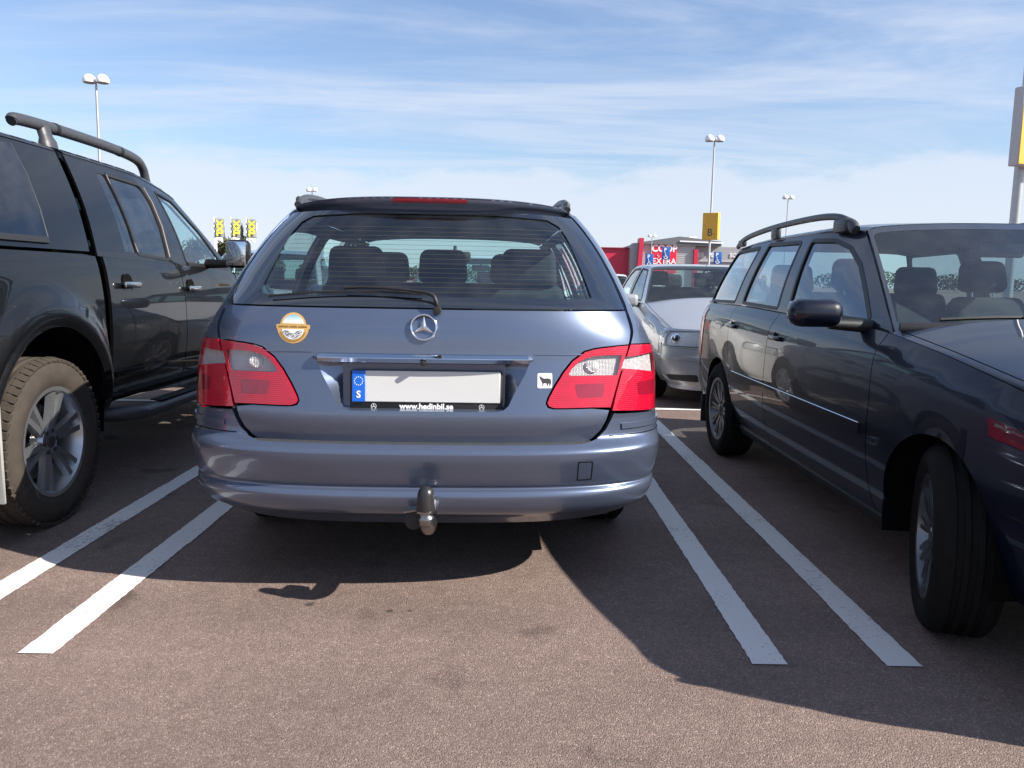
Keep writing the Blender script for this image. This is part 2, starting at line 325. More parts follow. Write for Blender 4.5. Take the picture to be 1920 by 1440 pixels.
def panel(name,S,poly,mt,parent=None,step=.03,holes=(),off=0.,skirt=.012,ref=None,side=1,flat=False):
    """a sheet of the body surface S(a,b) inside an outline, with real edges turned inwards"""
    st=step if isinstance(step,tuple) else (step,step)
    loops=[dens(poly,st)]+[dens(h,st) for h in holes]
    V=[];E=[]
    for lp in loops:
        k=len(V); V+=lp; E+=[(k+i,k+(i+1)%len(lp)) for i in range(len(lp))]
    nb=len(V); B=np.array(V); lo,hi=B.min(0),B.max(0)
    ga=np.arange(lo[0]+st[0]*.5,hi[0],st[0]); gb=np.arange(lo[1]+st[1]*.5,hi[1],st[1])
    if len(ga) and len(gb):
        G=np.stack(np.meshgrid(ga,gb),-1).reshape(-1,2)
        if True: G[:,0]+=np.where((np.arange(len(G))//len(ga))%2,st[0]*.25,-st[0]*.25)
        m=inpoly(G,loops[0])
        for h in loops[1:]: m&=~inpoly(G,h)
        G=G[m]
        if len(G):
            sc=1/np.array(st); d=np.full(len(G),9e9)
            for c in range(0,nb,400):
                d=np.minimum(d,(((G[:,None,:]-B[None,c:c+400,:])*sc)**2).sum(-1).min(1))
            V+=[tuple(g) for g in G[d>.16]]
    sc=np.array([1/st[0],1/st[1]])
    r=delaunay_2d_cdt([Vector((v[0]*sc[0],v[1]*sc[1])) for v in V],E,[],0,1e-6)
    P=np.array([(v[0],v[1]) for v in r[0]])/sc; T=np.array([f for f in r[2] if len(f)==3]); ce=P[T].mean(1)
    m=inpoly(ce,loops[0])
    for h in loops[1:]: m&=~inpoly(ce,h)
    T=T[m]
    def ev(a,b):
        q=np.array(S(a,b),float); 
        if side<0: q[...,0]*=-1
        return q
    X=ev(P[:,0],P[:,1]); e=(st[0]*.1,st[1]*.1)
    du=ev(P[:,0]+e[0],P[:,1])-ev(P[:,0]-e[0],P[:,1]); dv=ev(P[:,0],P[:,1]+e[1])-ev(P[:,0],P[:,1]-e[1])
    Nn=np.cross(du,dv); Nn/=np.linalg.norm(Nn,axis=1)[:,None]+1e-12
    rf=np.array([0,0,.7]) if ref is None else np.array(ref,float)
    O=X-rf
    if ref is None: O[:,1]=0
    if (Nn*O).sum()<0: Nn=-Nn
    X=X+Nn*off
    # make triangles face along the normals
    q0,q1,q2=P[T[:,0]],P[T[:,1]],P[T[:,2]]; cw=(q1[:,0]-q0[:,0])*(q2[:,1]-q0[:,1])-(q1[:,1]-q0[:,1])*(q2[:,0]-q0[:,0]); T[cw<0]=T[cw<0][:,::-1].copy()
    fn=np.cross(X[T[:,1]]-X[T[:,0]],X[T[:,2]]-X[T[:,0]])
    if (fn*Nn[T[:,0]]).sum()<0: T=T[:,::-1].copy()
    faces=[tuple(int(i) for i in t) for t in T]; ln=[Nn[i] for t in T for i in t]; verts=[X]
    if skirt>0:
        ed={}
        for t in faces:
            for i in range(3):
                a,b=t[i],t[(i+1)%3]
                if (b,a) in ed: del ed[(b,a)]
                else: ed[(a,b)]=1
        bv=sorted({i for e_ in ed for i in e_}); k0=len(X); idx={v:k0+i for i,v in enumerate(bv)}; verts.append(X[bv]-Nn[bv]*skirt); XX=np.vstack(verts)
        for a,b in ed:
            f=(b,a,idx[a],idx[b]); q=np.cross(XX[a]-XX[b],XX[idx[a]]-XX[a]); q/=np.linalg.norm(q)+1e-12
            faces.append(f); ln+=[q]*4
    XX=np.vstack(verts); me=bpy.data.meshes.new(name); me.from_pydata(XX.tolist(),[],faces); me.update()
    me.polygons.foreach_set('use_smooth',[True]*len(me.polygons)); me.normals_split_custom_set([tuple(map(float,q)) for q in ln])
    return link(bpy.data.objects.new(name,me),parent,mt)
def on(S,a,b,d=0.,side=1,ref=(0,2,.8)):
    """point and outward normal on a surface"""
    p=S(a,b); e=1e-3; u=S(a+e,b)-S(a-e,b); v=S(a,b+e)-S(a,b-e); n=np.cross(u,v); n/=np.linalg.norm(n)
    if n@(p-np.array(ref))<0: n=-n
    p=p+n*d
    return Vector((p[0]*side,p[1],p[2])),Vector((n[0]*side,n[1],n[2]))

# ---------------------------------------------------------------- wheels and seats
def wheel(parent,loc,rad,rimr,wid,side=1,style='twin6',tyre=RUBBER,rimmat=ALLOY,steer=0.,blocks=0):
    """loc: wheel centre; side +1 outer face towards +x"""
    root=bpy.data.objects.new('wheel',None); root.empty_display_size=.1; COL.objects.link(root); root.parent=parent; root.location=loc; root.rotation_euler=(0,0,steer if side>0 else math.pi+steer)
    h=wid/2; s=rad-rimr
    bm=bmesh.new()
    pr=[(rimr-.005,-h*.80),(rimr+.012,-h*.92),(rimr+s*.35,-h*1.02),(rimr+s*.7,-h*.98),(rad-.018,-h*.88),(rad-.002,-h*.70)]
    for gx in (-.38,0,.38): pr+=[(rad,h*gx-.012),(rad-.008,h*gx-.008),(rad-.008,h*gx+.008),(rad,h*gx+.012)]
    pr+=[(rad-.002,h*.70),(rad-.018,h*.88),(rimr+s*.7,h*.98),(rimr+s*.62,h*1.0),(rimr+s*.60,h*1.012),(rimr+s*.35,h*1.02),(rimr+.016,h*.93),(rimr-.005,h*.80)]
    lathe(bm,pr,72,'x')
    if blocks:
        for k in range(blocks):
            a=(k+.5)/blocks*2*math.pi
            for sg in (-1,1):
                c=Vector((sg*h*.775,math.cos(a)*(rad-.0105),math.sin(a)*(rad-.0105)))
                rbox(bm,c,(h*.36,2*math.pi*rad/blocks*.80,.016),.002,1,(a-math.pi/2,sg*.28,0))
    bmo('tyre',bm,tyre,root,True,40)
    bm=bmesh.new(); lathe(bm,[(rimr+.004,h*.84),(rimr+.006,h*.90),(rimr-.012,h*.88),(rimr-.030,h*.55),(rimr-.045,-h*.2),(rimr-.04,-h*.7)],48,'x'); rim=bmo('rim',bm,rimmat,root,True,40)
    turned('brake_disc',[(.02,h*.02),(rimr*.72,h*.02),(rimr*.72,-.02),(.02,-.02)],STEEL,rim,28,'x')
    turned('backing',[(.01,-h*.25),(rimr-.03,-h*.25),(rimr-.03,-h*.32),(.01,-h*.32)],DARK,rim,24,'x')
    bm=bmesh.new(); ri,ro=rimr*.20,rimr-.020
    def spoke(a,w0,w1,tw=0.,d=.018):
        c,s_=math.cos(a),math.sin(a); t=Vector((0,-s_,c)); rdir=Vector((0,c,s_)); sec=[]
        for r,w_,x in ((ri*.8,w0,h*.62),(ri+(ro-ri)*.45,(w0*.55+w1*.45),h*.74),(ro+.012,w1,h*.80)):
            p=rdir*r+t*(tw*r); X=Vector((1,0,0))
            sec.append([bm.verts.new(v) for v in (p+t*w_*.5+X*(x-d*1.6),p+t*w_*.36+X*x,p-t*w_*.36+X*x,p-t*w_*.5+X*(x-d*1.6))])
        for A,B in zip(sec,sec[1:]):
            for k in range(4): bm.faces.new((A[k],A[(k+1)%4],B[(k+1)%4],B[k]))
        bm.faces.new(sec[-1])
    if style=='twin6':
        for k in range(6):
            a=k/6*2*math.pi+.26
            for d in (-.16,.16): spoke(a+d*.35,.032,.037,d*.60)
    elif style=='multi':
        for k in range(10):
            a=k/10*2*math.pi
            for d in (-.1,.1): spoke(a+d*.4,.018,.020,d*.6)
    else:
        for k in range(7): spoke(k/7*2*math.pi,.05,.07)
    lathe(bm,[(.001,h*.68),(ri*.75,h*.70),(ri*1.15,h*.66),(ri*1.35,h*.50),(ri*1.2,h*.2)],24,'x')
    bmo('spokes',bm,rimmat,rim,True,30)
    turned('centre_cap',[(.001,h*.76),(.024,h*.755),(.030,h*.72),(.031,h*.6)],DARKP if style=='twin6' else rimmat,rim,20,'x',close=False)
    bm=bmesh.new()
    for k in range(6 if style=='twin6' else 5):
        a=k/(6 if style=='twin6' else 5)*2*math.pi+.1; c=(0,math.cos(a)*ri*1.02,math.sin(a)*ri*1.02)
        m=Matrix.Translation(c)@Matrix.Rotation(math.pi/2,4,'Y'); q=bmesh.ops.create_cone(bm,segments=6,radius1=.011,radius2=.010,depth=h*1.44,cap_ends=True); bmesh.ops.transform(bm,matrix=m,verts=q['verts'])
    bmo('wheel_nuts',bm,DARKP,rim,True,30)
    return root
def seat(parent,x,y,z,mt,fwd=1,w=.50,bh=.60,head=True,tilt=.32):
    """front seat with its back rising from (x,y,z); fwd=+1 faces +y"""
    root=bpy.data.objects.new('seat',None); COL.objects.link(root); root.parent=parent; root.location=(x,y,z); root.rotation_euler=(0,0,0 if fwd>0 else math.pi)
    box('cushion',(0,.27,.02),(w,.50,.15),mt,root,.05,3,(.12,0,0))
    box('backrest',(0,-.10,.32),(w*.96,.13,bh),mt,root,.055,3,(tilt,0,0),taper=.86)
    if head:
        hr=box('headrest',(0,-.235,.72),(.27,.10,.18),mt,root,.045,3,(tilt*.6,0,0),taper=.9)
        for s in (-1,1): tube('headrest_post',[(s*.06,0,-.14),(s*.06,0,-.05)],.006,CHROME,hr,8)
    return root
def bench(parent,x0,x1,y,z,mt,fwd=1,heads=3,bh=.56):
    root=bpy.data.objects.new('rear_bench',None); COL.objects.link(root); root.parent=parent; root.location=(0,y,z); root.rotation_euler=(0,0,0 if fwd>0 else math.pi)
    w=x1-x0
    box('cushion',(0,.25,.0),(w,.50,.15),mt,root,.05,3); box('backrest',(0,-.07,.30),(w,.13,bh),mt,root,.05,3,(.25,0,0),taper=.95)
    for k in range(heads):
        xx=(k-(heads-1)/2)*w*.335; h=box('headrest',(xx,-.165,.655),(.29 if k!=1 else .25,.09,.19 if k!=1 else .17),mt,root,.04,3,(.1,0,0),taper=.9)
        for s in (-1,1): tube('headrest_post',[(s*.05,0,-.12),(s*.05,0,-.05)],.006,CHROME,h,8)
    return root
def steering(parent,x,y,z,fwd=1):
    bm=bmesh.new(); n,m=28,8; R,r=.185,.014; g=[]
    for i in range(n):
        a=i/n*2*math.pi; g.append([bm.verts.new((math.cos(a)*(R+math.cos(b)*r),math.sin(b)*r,math.sin(a)*(R+math.cos(b)*r))) for b in [j/m*2*math.pi for j in range(m)]])
    for i in range(n):
        for j in range(m): bm.faces.new((g[i][j],g[(i+1)%n][j],g[(i+1)%n][(j+1)%m],g[i][(j+1)%m]))
    rbox(bm,(0,.02,0),(.15,.05,.12),.03,2); rbox(bm,(0,.01,0),(.34,.02,.03),.008,1); rbox(bm,(0,.01,-.09),(.03,.02,.16),.008,1)
    return bmo('steering_wheel',bm,BLK,parent,True,40,(x,y,z),(-.42*fwd,0,0))
# ---------------------------------------------------------------- generic body-surface tools
def nose(Wf,y0,R,n=2.6,sg=1):
    """horizontal slices rounding off the front (sg=1) or rear (sg=-1) of a body; a in [-1,1]"""
    def S(a,z):
        a=np.asarray(a,float);z=np.asarray(z,float);p=np.clip(np.abs(a),0,1)*math.pi/2;sn,cs=np.sin(p),np.cos(p);r=(sn**n+cs**n)**(-1/n)
        return np.stack([np.sign(a)*Wf(z)*r*sn,y0(z)+sg*R*r*cs,z+0*a],-1)
    def ax(x,z):
        u=min(abs(x)/float(Wf(z)),.99999);return (1 if x>=0 else -1)*math.atan2(u,(1-u**n)**(1/n))/(math.pi/2)
    S.ax=ax; return S
def screen(name,S,yb,zb,yt,zt,mt,parent,bow=.12,crown=.03,off=0,ins=.0,step=.06,u1=1.,holes=(),poly=None,skirt=.004):
    """windscreen or rear screen spanning between the two side surfaces"""
    def P(u,t):
        u=np.asarray(u,float);t=np.asarray(t,float);y=yb+(yt-yb)*t;z=zb+(zt-zb)*t;e=S(y,z);x=e[...,0]-ins
        return np.stack([u*x,y+bow*(1-u*u)*(1-.35*t),z+crown*np.maximum(1-np.abs(u)**2.6,0)**(1/2.6)*t],-1)
    o=panel(name,P,poly or [(-u1,0),(u1,0),(u1,1),(-u1,1)],mt,parent,(step,step*1.5),holes,off,skirt,ref=((0,yb-(6 if bow>0 else -6),.2)))
    return o,P
def archpts(ax,zc,r,y0,y1,zs,n=26):
    """lower edge of a side panel from y0 to y1 with the wheel arches ax cut out"""
    ys=set(np.linspace(y0,y1,max(2,int(abs(y1-y0)/.12)+1)).tolist())
    for a in ax:
        for k in range(n+1):
            ys.add(a-math.cos(k/n*math.pi)*r)
    ys=sorted(y for y in ys if y0-1e-9<=y<=y1+1e-9); o=[]
    for y in ys:
        z=zs
        for a in ax:
            if abs(y-a)<r-1e-6: z=max(z,zc+math.sqrt(r*r-(y-a)**2))
            elif abs(abs(y-a)-r)<1e-6: z=zs
        o.append((y,z))
    return o
def well(parent,y,zc,r,x0,x1):
    """dark inner wheel arch on one side"""
    bm=bmesh.new(); n=20; A=[];B=[]
    for k in range(n+1):
        a=-.25+k/n*(math.pi+.5); A.append(bm.verts.new((x1,y+math.cos(a)*r,zc+math.sin(a)*r))); B.append(bm.verts.new((x0,y+math.cos(a)*r,zc+math.sin(a)*r)))
    for k in range(n): bm.faces.new((A[k],A[k+1],B[k+1],B[k]))
    c=bm.verts.new((x0,y,zc-.15))
    for k in range(n): bm.faces.new((B[k],B[k+1],c))
    return bmo('wheel_arch_liner',bm,DARK,parent,True,40)
def strip(name,S,pts,w,mt,parent,off=.004,th=.006,side=1,closed=False):
    """a narrow raised bead following points (a,b) on a surface"""
    P=[on(S,a,b,off,side)[0] for a,b in pts]
    return tube(name,P,w/2,mt,parent,6,1.0)

# ================================================================ the setting: asphalt and painted bay lines
def asphalt():
    m=bpy.data.materials.new('worn_asphalt'); m.use_nodes=True; t=m.node_tree; b=t.nodes['Principled BSDF']; l=t.links.new
    c=t.nodes.new('ShaderNodeTexCoord'); V=c.outputs['Object']
    def noise(s,d=5,r=.6):
        n=t.nodes.new('ShaderNodeTexNoise'); n.inputs['Scale'].default_value=s; n.inputs['Detail'].default_value=d; n.inputs['Roughness'].default_value=r; l(V,n.inputs['Vector']); return n
    vo=t.nodes.new('ShaderNodeTexVoronoi'); vo.inputs['Scale'].default_value=230; l(V,vo.inputs['Vector'])
    vs=t.nodes.new('ShaderNodeSeparateColor'); l(vo.outputs['Color'],vs.inputs[0])
    r=t.nodes.new('ShaderNodeValToRGB'); e=r.color_ramp.elements; e[0].position=.0; e[0].color=(.143,.102,.087,1); e[1].position=1; e[1].color=(.37,.278,.24,1)
    x=e.new(.45); x.color=(.190,.137,.117,1); x=e.new(.82); x.color=(.224,.163,.138,1); x=e.new(.95); x.color=(.28,.206,.177,1)
    l(vs.outputs[0],r.inputs[0])
    n1=noise(1.1,5); n2=noise(14,6,.7)
    mr=t.nodes.new('ShaderNodeMapRange'); mr.inputs[1].default_value=.3; mr.inputs[2].default_value=.7; mr.inputs[3].default_value=.84; mr.inputs[4].default_value=1.12; l(n1.outputs[0],mr.inputs[0])
    mr2=t.nodes.new('ShaderNodeMapRange'); mr2.inputs[1].default_value=.3; mr2.inputs[2].default_value=.7; mr2.inputs[3].default_value=.86; mr2.inputs[4].default_value=1.12; l(n2.outputs[0],mr2.inputs[0])
    mm=t.nodes.new('ShaderNodeMath'); mm.operation='MULTIPLY'; l(mr.outputs[0],mm.inputs[0]); l(mr2.outputs[0],mm.inputs[1])
    # a few oil drips
    n3=noise(3.1,2,.4); st=t.nodes.new('ShaderNodeMapRange'); st.inputs[1].default_value=.66; st.inputs[2].default_value=.74; st.inputs[3].default_value=1; st.inputs[4].default_value=.55; l(n3.outputs[0],st.inputs[0])
    m3=t.nodes.new('ShaderNodeMath'); m3.operation='MULTIPLY'; l(mm.outputs[0],m3.inputs[0]); l(st.outputs[0],m3.inputs[1])
    # small dark oil spots behind the estate car, ragged by noise
    nd=t.nodes.new('ShaderNodeTexNoise'); nd.inputs['Scale'].default_value=40; l(V,nd.inputs['Vector'])
    mv=t.nodes.new('ShaderNodeVectorMath'); mv.operation='MULTIPLY_ADD'; l(nd.outputs['Color'],mv.inputs[0]); mv.inputs[1].default_value=(.03,.03,0); l(V,mv.inputs[2])
    cur=m3.outputs[0]
    for (px_,py_,rr_) in ((-0.691,2.715,0.024),(-0.403,2.666,0.018),(-0.333,2.673,0.014)):
        di=t.nodes.new('ShaderNodeVectorMath'); di.operation='DISTANCE'; l(mv.outputs[0],di.inputs[0]); di.inputs[1].default_value=(px_+.015,py_+.015,0)
        mr_=t.nodes.new('ShaderNodeMapRange'); mr_.interpolation_type='SMOOTHSTEP'; mr_.inputs[1].default_value=rr_*.45; mr_.inputs[2].default_value=rr_; mr_.inputs[3].default_value=.38; mr_.inputs[4].default_value=1; l(di.outputs['Value'],mr_.inputs[0])
        mq=t.nodes.new('ShaderNodeMath'); mq.operation='MULTIPLY'; l(cur,mq.inputs[0]); l(mr_.outputs[0],mq.inputs[1]); cur=mq.outputs[0]
    # faint driving bands along the aisle
    mpb=t.nodes.new('ShaderNodeMapping'); mpb.inputs['Scale'].default_value=(.12,1.6,1); l(V,mpb.inputs[0]); nb_=t.nodes.new('ShaderNodeTexNoise'); nb_.inputs['Scale'].default_value=1.0; nb_.inputs['Detail'].default_value=3; l(mpb.outputs[0],nb_.inputs['Vector'])
    mb=t.nodes.new('ShaderNodeMapRange'); mb.inputs[1].default_value=.35; mb.inputs[2].default_value=.65; mb.inputs[3].default_value=.90; mb.inputs[4].default_value=1.07; l(nb_.outputs[0],mb.inputs[0])
    mq=t.nodes.new('ShaderNodeMath'); mq.operation='MULTIPLY'; l(cur,mq.inputs[0]); l(mb.outputs[0],mq.inputs[1]); cur=mq.outputs[0]
    sc=t.nodes.new('ShaderNodeVectorMath'); sc.operation='SCALE'; l(r.outputs[0],sc.inputs[0]); l(cur,sc.inputs['Scale']); l(sc.outputs[0],b.inputs['Base Color'])
    b.inputs['Roughness'].default_value=.85; b.inputs['Specular IOR Level'].default_value=.3
    ng=noise(240,3,.6); ad=t.nodes.new('ShaderNodeMath'); ad.operation='MULTIPLY_ADD'; l(vo.outputs['Distance'],ad.inputs[0]); ad.inputs[1].default_value=-1.1; l(ng.outputs[0],ad.inputs[2])
    bu=t.nodes.new('ShaderNodeBump'); bu.inputs['Strength'].default_value=.7; bu.inputs['Distance'].default_value=.0035; l(ad.outputs[0],bu.inputs['Height']); l(bu.outputs[0],b.inputs['Normal'])
    return m
ASPH=asphalt()
g=mo('asphalt_ground',[(-900,-300,0),(900,-300,0),(900,1600,0),(-900,1600,0)],[(0,1,2,3)],ASPH); tag(g,'brownish worn asphalt of the car park','ground',kind='structure')
def linepaint():
    m=bpy.data.materials.new('worn_white_road_paint'); m.use_nodes=True; t=m.node_tree; b=t.nodes['Principled BSDF']; l=t.links.new; c=t.nodes.new('ShaderNodeTexCoord')
    n=t.nodes.new('ShaderNodeTexNoise'); n.inputs['Scale'].default_value=55; n.inputs['Detail'].default_value=8; n.inputs['Roughness'].default_value=.75; l(c.outputs['Object'],n.inputs['Vector'])
    n2=t.nodes.new('ShaderNodeTexNoise'); n2.inputs['Scale'].default_value=2.4; n2.inputs['Detail'].default_value=6; l(c.outputs['Object'],n2.inputs['Vector'])
    ad=t.nodes.new('ShaderNodeMath'); ad.operation='MULTIPLY_ADD'; l(n2.outputs[0],ad.inputs[0]); ad.inputs[1].default_value=.55; l(n.outputs[0],ad.inputs[2])
    r=t.nodes.new('ShaderNodeValToRGB'); e=r.color_ramp.elements; e[0].position=.85; e[0].color=(.68,.665,.63,1); e[1].position=1.0; e[1].color=(.16,.125,.11,1); l(ad.outputs[0],r.inputs[0]); l(r.outputs[0],b.inputs['Base Color'])
    b.inputs['Roughness'].default_value=.7
    v=t.nodes.new('ShaderNodeTexVoronoi'); v.inputs['Scale'].default_value=105; l(c.outputs['Object'],v.inputs['Vector']); bu=t.nodes.new('ShaderNodeBump'); bu.inputs['Strength'].default_value=.2; bu.inputs['Distance'].default_value=-.002; l(v.outputs['Distance'],bu.inputs['Height']); l(bu.outputs[0],b.inputs['Normal'])
    return m
LINE=linepaint()
def bayline(p,q,w=.108):
    p,q=Vector(p),Vector(q); d=(q-p); ln=d.length; d/=ln; s=Vector((-d.y,d.x,0)); n=max(4,int(ln/.018)) if ln<12 and p.y<9 else 8; A=[];B=[]; jl=jr=0
    for k in range(n+1):
        if random.random()<.012: jl=random.uniform(-.006,.006)
        if random.random()<.012: jr=random.uniform(-.006,.006)
        c=p+d*(ln*k/n); a=c+s*(w/2+jl+random.uniform(-.0022,.0022)); b=c-s*(w/2+jr+random.uniform(-.0022,.0022)); A.append((a.x,a.y,.004)); B.append((b.x,b.y,.004))
    V=A+B; F=[(k,k+1,n+2+k,n+1+k) for k in range(n)]
    o=mo('bay_line',V,[f[::-1] for f in F],LINE); tag(o,'white painted parking bay line on the asphalt','bay line','white bay lines',kind='structure'); return o
bayX=[-1.833,-1.421,.811,1.229]
for k in range(-3,4):
    for x in (-1.833,-1.421): bayline((x+k*2.65,2.308,0),(x+k*2.65,12.2,0))
bayline((-14,7.285,0),(14,7.285,0),.10)
bayline((-14,7.285+17,0),(14,7.285+17,0),.10)

# ================================================================ blue-grey estate car seen from behind
def build_estate():
    T=empty('station_wagon',(-.293,2.70,0),R_(1.7),'blue-grey metallic estate car seen from behind, tow hitch under its bumper','car')
    REF=(0,2,.8); ax=GATE.ax; AX=lambda pts:[(ax(x,z),z) for x,z in pts]
    def mir(pts): return pts+[(-x,z) for x,z in reversed(pts)]
    # --- tailgate
    half=[(0,.578),(.50,.574),(.565,.576),(.602,.590),(.634,.622),(.654,.66),(.664,.694),(.60,.702),(.50,.702),(.458,.7025),(.438,.708),(.430,.724),(.4365,.744),(.459,.7865),(.4885,.833),(.523,.8745),(.569,.9075),(.604,.9165),(.640,.921),(.70,.9255),(.742,.927),(.752,.972),(.737,1.046)]
    rec=[(0,.862),(.372,.862),(.352,.815),(.318,.755),(.300,.715),(.283,.700),(.255,.694),(0,.692)]
    recm=rec[1:-1]; recess=recm+[(-x,z) for x,z in reversed(recm)]
    gate=panel('tailgate',GATE,AX(half[1:]+[(-x,z) for x,z in reversed(half[1:])]),BLUE,T,(.018,.022),[AX(recess)],ref=REF,skirt=.02)
    # recess walls and back
    def RB(a,z): 
        p=GATE(a,z); p=np.array(p); p[...,1]=np.maximum(p[...,1]*.25+.088,.088); return p
    V=[];Fc=[]; lp=dens(recess,(.03,.03)); inner=[(math.copysign(min(abs(x),.288),x),min(max(z,.701),.852)) for x,z in lp]; n=len(lp)
    for (x,z) in lp: V.append(GATE(ax(x,z),z))
    for (x,z) in inner: q=GATE(ax(x,z),z); V.append(np.array([q[0],.128,q[2]]))
    for i in range(n): Fc.append((i,(i+1)%n,n+(i+1)%n,n+i))
    mo('recess_wall',V,Fc,BLUE,gate,True)
    mo('recess_back',[V[n+i] for i in range(n)],[tuple(range(n))],BLUE,gate)
    # crease line above the plate from lamp to lamp
    for s in (-1,1):
        strip('crease',GATE,[(ax(s*x,.893),.893) for x in np.linspace(.39,.625,8)],.004,BLUE,gate,.0005)
    # chrome grip strip
    bm=bmesh.new(); rows=[]
    for x in np.linspace(-.392,.392,33):
        e=min(1,(.392-abs(x))/.03)**.5; q,nn=on(GATE,ax(x,.878),.878); r=[]
        for dy,dz in ((.004,.0165),(-.012,.0125),(-.0255,.002),(-.0265,-.0005),(-.012,-.0155),(.01,-.0165)):
            r.append(bm.verts.new((q.x,q.y+dy*(.35+.65*e),.877+dz*e)))
        rows.append(r)
    for A,B in zip(rows,rows[1:]):
        for k in range(5): bm.faces.new((A[k],A[k+1],B[k+1],B[k]))
    bmo('chrome_strip',bm,CHROME,gate,True,14)
    turned('reversing_camera',[(.001,-.006),(.009,-.004),(.011,.01)],BLK,gate,16,'y',(.0,.058,.862))
    # star badge
    b=bpy.data.objects.new('star_badge',None); COL.objects.link(b); b.parent=gate; q,nn=on(GATE,0,.985); b.location=(q.x,q.y-.006,.985); b.rotation_euler=(-.13,0,0)
    bm=bmesh.new(); g=[]
    for i in range(40):
        a=i/40*2*math.pi; g.append([bm.verts.new((math.cos(a)*(.044+math.cos(c)*.0045),math.sin(c)*.006,math.sin(a)*(.044+math.cos(c)*.0045))) for c in [j/8*2*math.pi for j in range(8)]])
    for i in range(40):
        for j in range(8): bm.faces.new((g[i][j],g[(i+1)%40][j],g[(i+1)%40][(j+1)%8],g[i][(j+1)%8]))
    bmo('ring',bm,CHROME,b,True)
    bm=bmesh.new(); c=bm.verts.new((0,-.0078,0)); ring=[]
    for k in range(6):
        a=math.pi/2+k*math.pi/3; r=.043 if k%2==0 else .0095; ring.append(bm.verts.new((math.cos(a)*r,0 if k%2 else -.001,math.sin(a)*r)))
    for k in range(6): bm.faces.new((c,ring[k],ring[(k+1)%6]))
    bmo('star',bm,STAR,b)
    # number plate in its frame
    pl=bpy.data.objects.new('number_plate',None); COL.objects.link(pl); pl.parent=gate; pl.location=(.010,.098,.765); pl.rotation_euler=(-.06,0,0)
    box('frame',(0,.004,-.006),(.538,.016,.142),BLK,pl,.006,2)
    box('plate',(.0,-.006,.010),(.520,.006,.110),PLATE,pl,.002,1)
    bl=box('country_band',(-.237,-.0105,.010),(.046,.004,.110),EUBLUE,pl,.0015,1)
    text('letter','S',.034,WHITE,bl,(0,-.0030,-.030),ext=.0006,bold=.0009)
    for k in range(12):
        a=k/12*2*math.pi; turned('star_dot',[(.0005,-.0008),(.0021,-.0006),(.0021,.001)],WHITE,bl,6,'y',(math.cos(a)*.0145,-.0020,.018+math.sin(a)*.0145))
    text('dealer_web_address','www.hedinbil.se',.0275,WHITE,pl,(.0,-.0050,-.0605),ext=.0008,bold=.0009,sx=1.04)
    for xx in (-.185,.195):
        lo=bpy.data.objects.new('dealer_star',None); COL.objects.link(lo); lo.parent=pl; lo.location=(xx,-.0052,-.0605)
        bm=bmesh.new()
        for k in range(24):
            a,c=k/24*2*math.pi,(k+1)/24*2*math.pi; bm.faces.new([bm.verts.new((math.cos(t)*r,0,math.sin(t)*r)) for t,r in ((a,.0095),(c,.0095),(c,.0080),(a,.0080))])
        for k in range(3):
            a=math.pi/2+k*2*math.pi/3; bm.faces.new([bm.verts.new(v) for v in ((math.cos(a)*.0085,-.0001,math.sin(a)*.0085),(math.cos(a+1.05)*.0018,-.0001,math.sin(a+1.05)*.0018),(math.cos(a-1.05)*.0018,-.0001,math.sin(a-1.05)*.0018))])
        bmo('logo',bm,WHITE,lo)
    # --- stickers
    def sk(name,pts,mt,off,par): return panel(name,GATE,AX(pts),mt,par,(.008,.008),ref=REF,off=off,skirt=.0006)
    cx_,cz_=-.459,.974; st=bpy.data.objects.new('golf_sticker',None); COL.objects.link(st); st.parent=gate
    arc=lambda r,a0,a1,n=20,ox=0,oz=0,ry=None:[(cx_+ox+math.cos(R_(a0+(a1-a0)*i/n))*r,cz_+oz+math.sin(R_(a0+(a1-a0)*i/n))*(ry or r)) for i in range(n+1)]
    sk('sticker_base',arc(.0475,8,172,20,0,.006)+[(cx_-.061,cz_+.011),(cx_-.060,cz_-.002)]+arc(.0575,188,352,24,0,.004)+[(cx_+.061,cz_-.002),(cx_+.061,cz_+.011)],GOLD,.0010,st)
    m=bpy.data.materials.new('printed_sky'); m.use_nodes=True; t=m.node_tree; tcx=t.nodes.new('ShaderNodeTexCoord'); sx_=t.nodes.new('ShaderNodeSeparateXYZ'); t.links.new(tcx.outputs['Object'],sx_.inputs[0]); rp=t.nodes.new('ShaderNodeValToRGB'); mr=t.nodes.new('ShaderNodeMapRange'); mr.inputs[1].default_value=.985; mr.inputs[2].default_value=1.022; t.links.new(sx_.outputs[2],mr.inputs[0]); t.links.new(mr.outputs[0],rp.inputs[0]); e=rp.color_ramp.elements; e[0].color=(.75,.60,.36,1); e[1].color=(.10,.42,.78,1); q=e.new(.35); q.color=(.72,.74,.72,1); t.links.new(rp.outputs[0],t.nodes['Principled BSDF'].inputs['Base Color'])
    sk('printed_sky',arc(.0415,14,166,20,0,.004),m,.0016,st)
    sk('golf_ball',[(cx_-.040,cz_-.004)]+arc(.040,190,350,20,0,0)+[(cx_+.040,cz_-.004)],WHITE,.0016,st)
    bm=bmesh.new()
    for i in range(150):
        r,a=.037*math.sqrt(random.uniform(.25,1)),random.uniform(192,348); x,z=cx_+math.cos(R_(a))*r,cz_+math.sin(R_(a))*r
        if z>cz_-.008: continue
        q,nn=on(GATE,ax(x,z),z,.0024); d=.0012
        bm.faces.new([bm.verts.new((q.x+u,q.y,q.z+v)) for u,v in ((-d*1.5,0),(0,-d*.8),(d*1.5,0),(0,d*.8))])
    bmo('dimple_marks',bm,DARKP,st)
    bm=bmesh.new()
